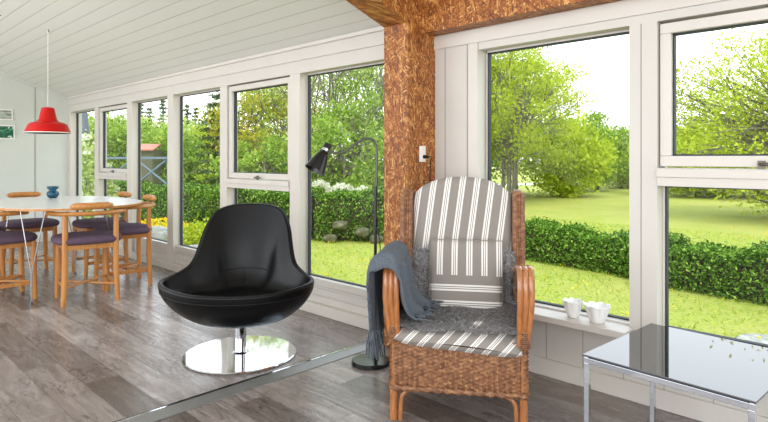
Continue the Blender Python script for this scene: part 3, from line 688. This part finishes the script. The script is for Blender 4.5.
# ---- pendant lamp
pl = thing('pendant_lamp', 'red enamel pendant lamp hanging over the dining table', 'lamp', (1.828, 6.72, 1.512))
outer = [(.218, 0), (.216, .010), (.182, .090), (.150, .110), (.105, .120), (.085, .145), (.060, .262)]
obj('lamp_shade', MB().lathe(outer + [(.03, .272), (.0, .273)], 48), M_red, pl, smooth='auto', angle=30)
obj('shade_lining', MB().lathe([(.2185, .0), (.2185, .008), (.212, .010), (.176, .085), (.09, .11), (.05, .2), (.0, .21), ], 48), M_lampin, pl, smooth='auto')
obj('bulb', MB().lathe([(0, .05), (.02, .055), (.032, .08), (.028, .11), (.014, .14), (.014, .2)], 20), M_plastic, pl, smooth=True)
obj('cord', MB().tube([(0, 0, .28), (0, 0, CZ(1.828) - 1.512)], .003, 6), M_plastic, pl)
obj('ceiling_hook', MB().tube([(0, 0, CZ(1.828) - 1.512 - .03), (.01, 0, CZ(1.828) - 1.512 - .02), (0, 0, CZ(1.828) - 1.512 - .002)], .004, 6), M_black, pl)
hk = obj('ceiling_hook', MB().tube([(0, 0, .012), (0, 0, -.02), (.012, 0, -.032), (.018, 0, -.02)], .004, 6), M_black, loc=(1.42, 6.85, CZ(1.42) - .012)); tag(hk, 'small empty dark hook in the white ceiling boards', 'hook')
# ---- framed pictures on the far wall
def picture(x0, x1, z0, z1, label, art):
    t = thing('framed_picture', label, 'picture', ((x0 + x1) / 2, 9.95, z0), 0, None); w_ = (x1 - x0) / 2; h_ = z1 - z0
    obj('picture_frame', MB().box(-w_, w_, -.018, -.001, 0, .018).box(-w_, w_, -.018, -.001, h_ - .018, h_).box(-w_, -w_ + .018, -.018, -.001, .018, h_ - .018).box(w_ - .018, w_, -.018, -.001, .018, h_ - .018), M_plastic, t)
    obj('print', MB().box(-w_ + .018, w_ - .018, -.012, -.004, .018, h_ - .018), art, t)
A1 = Mat('grey_print', (150, 158, 150), .6); n_ = A1.noise(26, A1.co((.4, 1, 2)), 3); A1.col(A1.ramp(n_, [(.35, (96, 104, 98)), (.6, (186, 192, 182))]))
A2 = Mat('green_print', (40, 110, 80), .6); n_ = A2.noise(16, A2.co((1, 1, 1)), 4, .5, 1.5); A2.col(A2.ramp(n_, [(.4, (14, 84, 62)), (.5, (60, 132, 96)), (.6, (216, 226, 214))], 'CONSTANT'))
picture(1.99, 2.235, 1.815, 1.975, 'small white framed grey print, upper of the two on the far wall', A1)
picture(1.97, 2.26, 1.53, 1.74, 'white framed green and white print, lower of the two on the far wall', A2)

# ---- black lounge chair
lc = thing('lounge_chair', 'black leather bucket lounge chair on a round chrome pedestal', 'chair', (2.03, 3.30, FL), -math.radians(31.6 + 12))
obj('base_plate', MB().lathe([(.345, 0), (.362, .003), (.365, .008), (.358, .014), (.2, .0165), (.05, .018), (0, .018)], 72), M_chrome, lc, smooth='auto')
obj('pedestal', MB().lathe([(.038, .016), (.038, .3)], 32).lathe([(.06, .016), (.042, .026)], 32), M_chrome, lc, smooth='auto')
RIM = [(0, .392, .458), (20, .399, .458), (40, .428, .462), (58, .472, .475), (70, .503, .487), (78, .506, .496), (86, .468, .507), (95, .415, .528), (106, .372, .575), (117, .368, .67), (131, .39, .81), (144, .41, .905), (160, .415, .942), (180, .415, .95)]
def rim_at(a):
    a = math.degrees(a)
    for i in range(len(RIM) - 1):
        if a <= RIM[i + 1][0] + 1e-6:
            f = (a - RIM[i][0]) / (RIM[i + 1][0] - RIM[i][0]); p = [RIM[max(i - 1, 0)], RIM[i], RIM[i + 1], RIM[min(i + 2, len(RIM) - 1)]]
            return tuple(.5 * (2 * p[1][k] + (p[2][k] - p[0][k]) * f + (2 * p[0][k] - 5 * p[1][k] + 4 * p[2][k] - p[3][k]) * f * f + (3 * p[1][k] - p[0][k] - 3 * p[2][k] + p[3][k]) * f ** 3) for k in (1, 2))
    return RIM[-1][1:]
Fo = [(0, 0), (.31, .02), (.60, .17), (.83, .46), (.965, .77), (1, 1)]; Bo = [(0, 0), (.33, .01), (.62, .10), (.78, .30), (.87, .64), (1, 1)]
Fi = [(0, 0), (.38, .01), (.70, .08), (.87, .27), (.955, .65), (1, 1)]; Bi = [(0, 0), (.3, .005), (.5, .043), (.66, .2), (.80, .58), (1, 1)]
def shell_pt(u, t, F_, B_, z0, inset):
    th_ = 2 * PI * u                                     # 0 = front (-y)
    a = abs(((th_ + PI) % (2 * PI)) - PI); rr, rz = rim_at(a)
    f, b = interp(t, F_), interp(t, B_); wb = sst(math.radians(92), math.radians(135), a)
    r_ = lerp(f[0], b[0], wb) * (rr - inset); z = z0 + lerp(f[1], b[1], wb) * (rz - z0)
    return (r_ * math.sin(th_), -r_ * math.cos(th_), z)
Fo_, Fi_ = (Fo, Bo, .205, 0), (Fi, Bi, .395, .034)
obj('outer_shell', MB().grid(lambda u, v: shell_pt(u, v, *Fo_), 144, 26, True), M_leather, lc, smooth=True)
obj('seat_pad', MB().grid(lambda u, v: shell_pt(u, v, *Fi_), 144, 26, True), M_leather, lc, smooth=True)
rim_o = [Vector(shell_pt(i / 144, 1, *Fo_)) for i in range(144)]; rim_i = [Vector(shell_pt(i / 144, 1, *Fi_)) for i in range(144)]
def rimf(u, v):
    i = int(round(u * 144)) % 144; a, b = rim_o[i], rim_i[i]; q = PI * v; m_ = (a + b) / 2; h = (a - b) / 2
    p = m_ + h * math.cos(q) + Vector((0, 0, 1)) * math.sin(q) * max(h.length, .012) * .9; return p
obj('rolled_edge', MB().grid(rimf, 144, 8, True), M_leather, lc, smooth=True)
pip = [shell_pt(i / 144, .80, *Fo_) for i in range(145)]
front = [shell_pt(u, .86, *Fo_) for u in np.linspace(-.2, .2, 50)]
obj('seam', MB().tube(front, .004, 6), M_leather, lc, smooth=True)
obj('edge_piping', MB().tube([tuple(rimf(i / 144, .25)) for i in range(145)], .0045, 6, caps=False), M_leather, lc, smooth=True)
obj('seat_seam', MB().tube([shell_pt(u, .62, *Fi_) for u in np.linspace(.36, .64, 24)], .003, 6).tube([shell_pt(.515, t, *Fi_) for t in np.linspace(.25, .6, 8)], .0025, 6), M_leather, lc, smooth=True)

# ---- floor lamp
lp = thing('floor_lamp', 'black floor lamp with gooseneck and cone head beside the pillar', 'lamp', (2.425, 2.475, 0), -YAW)
obj('base', MB().lathe([(.112, 0), (.117, .004), (.117, .022), (.112, .027), (.0, .029)], 48), M_black, lp, smooth='auto')
px_ = .028
obj('pole', MB().tube([(px_, 0, .025), (px_, 0, 1.06)], .0095, 12), M_black, lp, smooth='auto')
obj('joint', MB().tube([(px_, 0, .84), (px_, 0, .89)], .015, 12), M_black, lp, smooth='auto'); obj('joint', MB().tube([(px_, 0, 1.03), (px_, 0, 1.08)], .013, 12), M_black, lp, smooth='auto')
ng = [(px_ + .005, 0, 1.06), (px_ + .008, 0, 1.2), (px_ + .007, 0, 1.30), (px_ - .012, 0, 1.355), (px_ - .06, 0, 1.367), (px_ - .12, 0, 1.335), (px_ - .18, 0, 1.293), (px_ - .24, 0, 1.28), (px_ - .285, 0, 1.295)]
obj('gooseneck', MB().tube(curve(ng, 60), .0078, 10), M_neck, lp, smooth='auto')
hp = Vector((px_ - .30, 0, 1.305)); ax = Vector((-.42, -.28, -.86)).normalized()
def cone(mb, prof, n=28):                                # profile (radius, distance along axis)
    a = ax.cross(Vector((0, 1, 0))).normalized(); b = ax.cross(a).normalized()
    vs = [hp + ax * d + (a * math.cos(2 * PI * j / n) + b * math.sin(2 * PI * j / n)) * r_ for r_, d in prof for j in range(n)]
    k = len(prof); return mb.add(vs, [(i * n + j, i * n + (j + 1) % n, (i + 1) * n + (j + 1) % n, (i + 1) * n + j) for i in range(k - 1) for j in range(n)])
obj('lamp_head', cone(MB(), [(.0, -.035), (.022, -.033), (.024, -.028), (.024, -.002), (.018, .0)]), M_black, lp, smooth='auto')
obj('collar', cone(MB(), [(.018, -.002), (.023, .0), (.023, .016), (.018, .018)]), M_chrome, lp, smooth='auto')
obj('lamp_shade', cone(MB(), [(.020, .016), (.029, .024), (.041, .06), (.054, .1), (.066, .15), (.063, .15), (.050, .1), (.035, .055), (.01, .03)]), M_black, lp, smooth='auto')
obj('cord', MB().tube(curve([(px_ + .012, -.01, .84), (px_ + .03, -.012, .7), (px_ + .034, -.012, .5), (px_ + .02, -.012, .3), (px_ + .012, -.01, .12), (px_ + .01, .0, .03)], 30), .003, 6), M_black, lp, smooth=True)

# ---- wicker armchair
AR = math.atan2(-.85, .527) + math.radians(2.4)
ac = thing('wicker_armchair', 'high backed brown wicker wing armchair with rattan arms', 'armchair', (2.165, 1.626, 0), AR)
def weave(mb, S, N, lu, lv, rib=.021, row=.0085, amp=.007, ru=4, rv=2):
    """S(u,v) surface point; N(u,v) outward normal; weft rows along u, ribs along v"""
    nu = max(4, int(lu / rib) * ru); nv = max(4, int(lv / row) * rv); kr = lu / rib; kw = lv / row
    def fn(u, v):
        r_ = u * kr; w_ = v * kw; ph = PI * (int(w_ + 1e-6) % 2)
        d = amp * (1.0 * math.cos(2 * PI * r_) + .3 * math.cos(PI * r_ + ph) + .5 * abs(math.sin(PI * w_)) - .3)
        p = S(u, v); n = N(u, v); return tuple(p[i] + n[i] * d for i in range(3))
    return mb.grid(fn, nu, nv)
def vplane(a, b, z0, z1, n):                              # vertical plane from a to b
    return (lambda u, v: (lerp(a[0], b[0], u), lerp(a[1], b[1], u), lerp(z0, z1, v)), lambda u, v: n)
HW = .318
ap_ = MB()
for a, b, n in (((-HW, -.02), (HW, -.02), (0, -1, 0)), ((HW, -.02), (HW, .60), (1, 0, 0)), ((-HW, .60), (-HW, -.02), (-1, 0, 0))):
    S, N = vplane(a, b, .155, .40, n); weave(ap_, S, N, math.dist(a, b), .245, .024, .009, .0055)
ap_.box(-HW + .006, HW - .006, -.012, .60, .165, .395)
obj('seat_base', ap_, M_wicker, ac, smooth=True)
# braided bottom border
br = MB()
for k in range(2):
    pth = []
    for i in range(161):
        s_ = i / 160; L_ = s_ * (2 * HW + 2 * .6)
        if L_ < .6: x, y = -HW - .004, .6 - L_
        elif L_ < .6 + 2 * HW: x, y = -HW + (L_ - .6), -.024
        else: x, y = HW + .004, L_ - .6 - 2 * HW
        q = L_ * 2 * PI / .03 + k * PI; pth.append((x, y + .004 * math.sin(q), .158 + .010 * math.cos(q)))
    br.tube(pth, .009, 6)
obj('braided_border', br, M_wicker, ac, smooth=True)
for sx_ in (-1, 1):
    obj('leg', MB().tube([(sx_ * .305, -.002, 0), (sx_ * .303, -.004, .17), (sx_ * .303, 0, .38)], [.019, .019, .019], 12), M_rattan, ac, smooth='auto')
    obj('leg', MB().tube([(sx_ * .30, .62, 0), (sx_ * .30, .60, .17), (sx_ * .30, .6, .38)], .019, 12), M_rattan, ac, smooth='auto')
    obj('corner_brace', MB().tube(curve([(sx_ * .272, -.004, .0), (sx_ * .27, -.004, .07), (sx_ * .262, -.004, .115), (sx_ * .232, -.004, .142), (sx_ * .19, -.004, .150)], 20), .0105, 8), M_rattan, ac, smooth='auto')
# arms: three canes each, rising from the front corner, curling back to the wing
for sx_ in (-1, 1):
    for k in range(3):
        o_ = (k - 1)
        x0 = sx_ * (.298 + .012 * o_); x1 = sx_ * (.310 + .025 * o_)
        P_ = [(x0, -.015, .37), (sx_ * (.304 + .02 * o_), -.03, .46), (x1, -.05, .58), (x1, -.05, .67), (x1, -.022, .725), (x1 * .99, .045, .735), (x1 * .985, .18, .705), (x1 * .975, .34, .665), (x1 * .97, .46, .65)]
        obj('arm_cane', MB().tube(curve(P_, 44), .0142, 10), M_rattan, ac, smooth='auto')
    wrp = MB()
    for j in range(9): wrp.lathe([(.026, .375 + j * .009), (.031, .3795 + j * .009), (.026, .384 + j * .009)], 16, (sx_ * .306, -.016))
    obj('cane_binding', wrp, M_wicker, ac, smooth=True)
    am = MB(); S, N = vplane((sx_ * .335, .0), (sx_ * .335, .46), .40, .665, (sx_, 0, 0)); weave(am, S, N, .46, .265, .0215, .009, .003)
    S2 = lambda u, v: (sx_ * .322, lerp(0, .46, u), lerp(.40, .665, v)); weave(am, S2, lambda u, v: (-sx_, 0, 0), .46, .265, .0215, .009, .003)
    obj('arm_side', am, M_wicker, ac, smooth=True)
# wings: upright wicker panels with a rounded front edge
for sx_ in (-1, 1):
    wg = MB(); T_ = .03
    def WS(u, v):                                          # goes round the panel: outside, front, inside
        z = lerp(.40, 1.055 - .0, v); yf = lerp(.40, .47, v); L1 = .60 - yf
        xo = .338; sgn = sx_
        s_ = u * 3
        if s_ < 1: return (sgn * xo, lerp(.62, yf + T_, s_), z)
        if s_ < 2: q = (s_ - 1) * PI; return (sgn * (xo - T_ + T_ * math.cos(q)), yf + T_ - T_ * math.sin(q), z)
        return (sgn * (xo - 2 * T_), lerp(yf + T_, .62, s_ - 2), z)
    def WN(u, v):
        s_ = u * 3
        if s_ < 1: return (sx_, 0, 0)
        if s_ < 2: q = (s_ - 1) * PI; return (sx_ * math.cos(q), -math.sin(q), 0)
        return (-sx_, 0, 0)
    weave(wg, WS, WN, .40, .655, .0215, .0085, .0045)
    # domed cap
    n0 = 24
    for i in range(n0):
        pass
    cap = [WS(i / 24, 1) for i in range(25)]
    wg.add([(*p[:2], p[2] - .001) for p in cap] + [((p[0] - sx_ * (.338 - T_)) * .6 + sx_ * (.338 - T_), p[1] * 1.0 + (.012 if i in range(8, 17) else 0), p[2] + .016) for i, p in enumerate(cap)],
           [(i, i + 1, 26 + i, 25 + i) for i in range(24)] + [tuple(range(25, 50))])
    obj('wing', wg, M_wicker, ac, smooth='auto', angle=60)
# arched back
def arch(x): return .95 + .115 * math.sqrt(max(0, 1 - (x / .32) ** 2))
bk = MB(); weave(bk, lambda u, v: (lerp(-.32, .32, u), .655, lerp(.30, arch(lerp(-.32, .32, u)), v)), lambda u, v: (0, 1, 0), .64, .75, .0215, .0095, .003)
weave(bk, lambda u, v: (lerp(-.32, .32, u), .615, lerp(.30, arch(lerp(-.32, .32, u)), v)), lambda u, v: (0, -1, 0), .64, .75, .0215, .0095, .003)
obj('backrest', bk, M_wicker, ac, smooth=True)
obj('back_frame', MB().tube([(-.32, .635, .2), (-.32, .635, .6), (-.322, .635, .94)] + [(x, .635, arch(x) + .004) for x in np.linspace(-.318, .318, 40)] + [(.322, .635, .94), (.32, .635, .6), (.32, .635, .2)], .019, 10), M_wicker, ac, smooth=True)

# ---- cushions on the armchair (own things, resting on it)
def acw(x, y, z): c, s = math.cos(AR), math.sin(AR); return (2.165 + x * c - y * s, 1.626 + x * s + y * c, z)
def puff(w_, h_, t_, nx=36, ny=36, e=4.0, outline=None):
    """cushion lying in x (width), y (length); thick in z, soft edges"""
    def fn(side):
        def g(u, v):
            a, b = 2 * u - 1, 2 * v - 1; k = max(0, (1 - abs(a) ** e)) * max(0, (1 - abs(b) ** e)); k = k ** .42
            return (a * w_ / 2, b * h_ / 2, side * t_ / 2 * k)
        return g
    m = MB(); m.grid(fn(1), nx, ny); o = MB(); o.grid(fn(-1), nx, ny); m.add(o.v, [tuple(reversed(f)) for f in o.f]); return m
# seat cushion
sm_ = MB()
def seatf(side):
    def g(u, v):
        a, b = 2 * u - 1, 2 * v - 1; k = (max(0, 1 - abs(a) ** 7) * max(0, 1 - abs(b) ** 9)) ** .4
        x = a * .296; y = .232 + b * .287
        z = .385 + side * .043 * k + .006 * math.sin(3 * a + 1) * (1 if side > 0 else 0) - (.030 + .022 * a) * sst(.5, 1, -b)
        return (x, y, z)
    return g
g1 = MB().grid(seatf(1), 48, 44); g2 = MB().grid(seatf(-1), 48, 44); sm_.add(g1.v, g1.f); sm_.add(g2.v, [tuple(reversed(f)) for f in g2.f])
for i, vtx in enumerate(sm_.v):
    pass
scu = obj('seat_cushion', sm_, M_stripe, smooth=True, loc=acw(0, 0, .024)); scu.rotation_euler[2] = AR
scu.location = acw(0, 0, .026)
setuv(scu, lambda c: np.stack([c[:, 0] + .75 - c[:, 2] * .9 - c[:, 1] * .25, c[:, 1]], 1)); tag(scu, 'grey and white striped seat cushion in the wicker armchair', 'cushion')
# back cushion, arched
def backf(side):
    def g(u, v):
        a = 2 * u - 1; x = a * .278
        top = 1.015 + .142 * math.sqrt(max(0, 1 - (abs(a)) ** 2.1)) - .012
        z = lerp(.46, top, v); k = (max(0, 1 - abs(a) ** 6) * max(0, 1 - abs(2 * v - 1) ** 10)) ** .4
        yc = .535 - .03 * (1 - v)
        return (x, yc - side * .052 * k, z)
    return g
bm_ = MB(); g1 = MB().grid(backf(1), 44, 50); g2 = MB().grid(backf(-1), 44, 50); bm_.add(g1.v, g1.f); bm_.add(g2.v, [tuple(reversed(f)) for f in g2.f])
bcu = obj('back_cushion', bm_, M_stripe, smooth=True, loc=acw(0, 0, 0)); bcu.rotation_euler[2] = AR
setuv(bcu, lambda c: np.stack([c[:, 0] + .352 - (c[:, 2] - .5) * .13, c[:, 2]], 1)); tag(bcu, 'tall arched grey and white striped back cushion of the wicker armchair', 'cushion')
# pillow
pm = puff(.385, .375, .12, e=3.2)
plw = obj('throw_pillow', pm, M_pillow, smooth=True, loc=acw(.026, .372, .622))
plw.rotation_euler = (Matrix.Rotation(AR, 3, 'Z') @ Matrix.Rotation(math.radians(76), 3, 'X')).to_euler()
setuv(plw, lambda c: np.stack([c[:, 0] + .25, c[:, 1] + .187], 1)); tag(plw, 'square pillow with upright stripes above crossing stripes, propped in the wicker armchair', 'pillow')
pp_ = [(x * .1925, y * .1875, 0) for x, y in [(-1, -1), (1, -1), (1, 1), (-1, 1), (-1, -1)]]
obj('piping', MB().tube(pp_, .004, 6), M_pillow, plw)

# ---- sheepskin: seat part and a part running up the back
rng = np.random.default_rng(77)
def hide(u, v):                                            # v 0 front of seat .. 1 up the back
    a = 2 * u - 1; w_ = .282 + .014 * math.sin(9 * v) - .03 * sst(.45, .6, v)
    Pz = [(-.015, .440), (.12, .457), (.28, .462), (.385, .475), (.435, .54), (.455, .64), (.462, .735)]
    y, z = interp(v, Pz); return (a * w_, y + .012 * math.sin(5 * a + 7 * v), z + .008 * math.sin(7 * a + 2) * (1 - v))
skin = MB().grid(hide, 24, 30)
sk = thing('sheepskin', 'long haired grey sheepskin spread over the seat and up the back of the wicker armchair', 'rug', acw(0, 0, 0), AR)
M_hide = Mat('hide_underside', (112, 108, 106), .95)
obj('hide', skin, M_hide, sk, smooth=True, solid=.006)
def strands(n):
    vs = []; fs = []
    U = rng.uniform(-.03, 1.03, n); V = rng.uniform(-.02, 1.02, n)
    for i in range(n):
        u, v_ = min(1, max(0, U[i])), min(1, max(0, V[i])); p = np.array(hide(u, v_)); p2 = np.array(hide(min(1, u + .02), v_)); p3 = np.array(hide(u, min(1, v_ + .02) if v_ < .98 else v_ - .02))
        tu = p2 - p if u < .98 else np.array([1., 0, 0]); tv = (p3 - p) * (1 if v_ < .98 else -1); nn = np.cross(tu, tv); nn /= (np.linalg.norm(nn) + 1e-9)
        if nn[2] < 0 and v_ < .5: nn = -nn
        if v_ >= .5 and nn[1] > 0: nn = -nn
        flow = rng.normal(size=3) * .8 + np.array([math.sin(9 * v_ + 4 * u) * .8, -.9 + math.cos(7 * u) * .5, -.3 if v_ > .5 else 0]); flow -= nn * flow.dot(nn); flow /= np.linalg.norm(flow)
        L_ = rng.uniform(.024, .055); side = np.cross(flow, nn) * .0016
        a = p; b = p + nn * .012 + flow * L_ * .5; c = p + nn * .011 + flow * L_
        o = len(vs); vs += [tuple(a - side), tuple(a + side), tuple(b + side), tuple(b - side), tuple(c)]; fs += [(o, o + 1, o + 2, o + 3), (o + 3, o + 2, o + 4)]
    m = MB(); m.v = vs; m.f = fs; return m
obj('fleece', strands(14000), M_fur, sk, kind='stuff')

# ---- throw over the left arm
tw = thing('wool_throw', 'blue grey fringed wool throw draped over the left arm of the wicker armchair', 'blanket', acw(0, 0, 0), AR)
prof = [(-.392, .395), (-.396, .50), (-.400, .62), (-.398, .70), (-.372, .758), (-.33, .775), (-.288, .757), (-.264, .69), (-.252, .60), (-.240, .54), (-.222, .505), (-.19, .487)]
def throwf(u, v):
    x, z = interp(u, prof); y = lerp(-.088, .30, sst(0, 1, v) * .25 + v * .75); z += .026 * sst(.2, .35, u) * (1 - sst(.6, .75, u)); z -= (.075 * (1 - v / .12) ** 2 if v < .12 else 0) * sst(.22, .4, u) * (1 - sst(.55, .75, u))
    front = 1 - sst(0, .4, v)
    fold = math.sin(v * 15 + u * 3) * .013 + math.sin(v * 31 - u * 5) * .006
    out = 1 if u < .4 else (-1 if u < .8 else 0)
    if u < .42: x -= fold * (1 - u) + .012; z += .02 * math.sin(v * 6 + 1) * (1 - u / .42)
    elif u < .62: z += .6 * fold + .006
    else: x += fold * .8 + .05 * v * sst(.7, 1, u) ; z += abs(fold) * .8
    # the cloth is pulled in a little at the front so that it droops over the canes
    y += .045 * sst(.55, 1, u) + .05 * (1 - sst(0, .35, u)) * math.sin(v * 4 + 1)
    return (x, y, z)
obj('cloth', MB().grid(throwf, 70, 44), M_throw, tw, smooth=True, solid=.006)
fg = MB(); rd = random.Random(4)
for i in range(34):
    v = (i + .5) / 34; p = throwf(0, v); a = rd.uniform(-.012, .012); L_ = rd.uniform(.10, .16)
    fg.tube(curve([p, (p[0] - .004 + a, p[1] + a, p[2] - L_ * .5), (p[0] + a * 1.5, p[1] + rd.uniform(-.015, .015), p[2] - L_)], 6), [.003, .004, .004, .0035, .004, .002], 5)
fg2 = MB()
for i in range(30):
    v = (i + .5) / 30; p = throwf(1, v); L_ = rd.uniform(.035, .06); q = rd.uniform(-.03, .02)
    fg2.tube(curve([p, (p[0] + L_ * .5, p[1] + q * .6, p[2] + .004), (p[0] + L_, p[1] + q, p[2] + .0)], 5), [.003, .004, .004, .0035, .002], 5)
for i in range(14):                                        # selvedge tassels hanging at the front edge
    u = .02 + .3 * i / 14; p = throwf(u, 0); L_ = rd.uniform(.03, .06)
    fg.tube([p, (p[0] - .003, p[1] - .012, p[2] - L_ * .6), (p[0], p[1] - .01, p[2] - L_)], [.003, .0035, .002], 5)
obj('fringe', fg, M_throw, tw, smooth=True); obj('fringe', fg2, M_throw, tw, smooth=True)

# ---- side table
st = thing('side_table', 'low side table with black glass top and square chrome legs', 'table', (2.473, .698, 0), math.radians(-3.8))
HX, HY, ZT = .318, .300, .47
obj('glass_top', MB().box(-HX, HX, -HY, HY, ZT - .008, ZT), M_blackglass, st, bevel=.0015)
fm = MB(); q = .02; a, b = HX - .004, HY - .004
for z0, z1 in ((ZT - .034, ZT - .012),):
    fm.box(-a, a, -b, -b + q, z0, z1).box(-a, a, b - q, b, z0, z1).box(-a, -a + q, -b + q, b - q, z0, z1).box(a - q, a, -b + q, b - q, z0, z1)
obj('frame', fm, M_chrome, st, bevel=.0015)
for sx_ in (-1, 1):
    for sy_ in (-1, 1):
        x, y = sx_ * (a - q / 2), sy_ * (b - q / 2); obj('leg', MB().box(x - q / 2, x + q / 2, y - q / 2, y + q / 2, 0, ZT - .034), M_chrome, st, bevel=.0015)
        obj('glass_pad', MB().lathe([(.008, ZT - .012), (.008, ZT - .008)], 12, (x, y)), M_plastic, st)
# ---- fluted bowls on the sill
def bowl(label, loc, r, h, rot):
    prof_ = [(.5, 0), (.57, .02), (.70, .25), (.84, .6), (1.0, .95), (1.03, 1.0), (.97, .99), (.8, .62), (.6, .28), (.3, .12), (.0, .1)]
    def fn(u, v):
        k, z = interp(v, [(a, b) for a, b in prof_]); q = 2 * PI * u; wv = 1 + .09 * abs(math.sin(4 * q)) * sst(.05, .6, z) - .04
        zz = z + .09 * (abs(math.sin(4 * q)) - .5) * sst(.7, 1, z); return (r * k * wv * math.cos(q), r * k * wv * math.sin(q), h * zz)
    o = obj('fluted_bowl', MB().grid(fn, 96, 30, True).add([(0, 0, 0)], []), M_porc, smooth=True, loc=loc); o.rotation_euler[2] = rot; tag(o, label, 'bowl', 'fluted white bowls on the sill'); return o
bowl('white fluted porcelain bowl on the window sill, the one nearer the armchair', (2.975, 1.445, .3755), .053, .088, .2)
bowl('white fluted porcelain bowl on the window sill, the one nearer the side table', (2.972, 1.308, .3755), .066, .088, .5)
# ---- socket with plug on the pillar
sk_ = thing('wall_socket', 'white double wall socket on the strand board pillar', 'socket', (2.861, 2.439, 1.224))
obj('socket_plate', MB().box(-.030, .030, -.009, -.0005, 0, .105), M_plastic, sk_, bevel=.003)
obj('outlet', MB().box(-.017, .017, -.012, -.009, .055, .093), M_plastic, sk_, bevel=.002)
obj('outlet', MB().box(-.017, .017, -.012, -.009, .012, .048), M_plastic, sk_, bevel=.002)
pg = thing('power_plug', 'black plug and cord hanging from the wall socket', 'plug', (2.868, 2.427, 1.258))
obj('plug', MB().tube([(0, 0, 0), (0, -.022, 0), (.012, -.034, -.002)], [.013, .011, .006], 12), M_black, pg, smooth='auto')
obj('cord', MB().tube(curve([(.012, -.032, -.002), (.035, -.03, -.004), (.048, -.014, -.05), (.05, -.008, -.2), (.05, -.008, -.6), (.045, -.008, -1.1), (.04, -.012, -1.242)], 40), .0032, 6), M_black, pg, smooth=True)
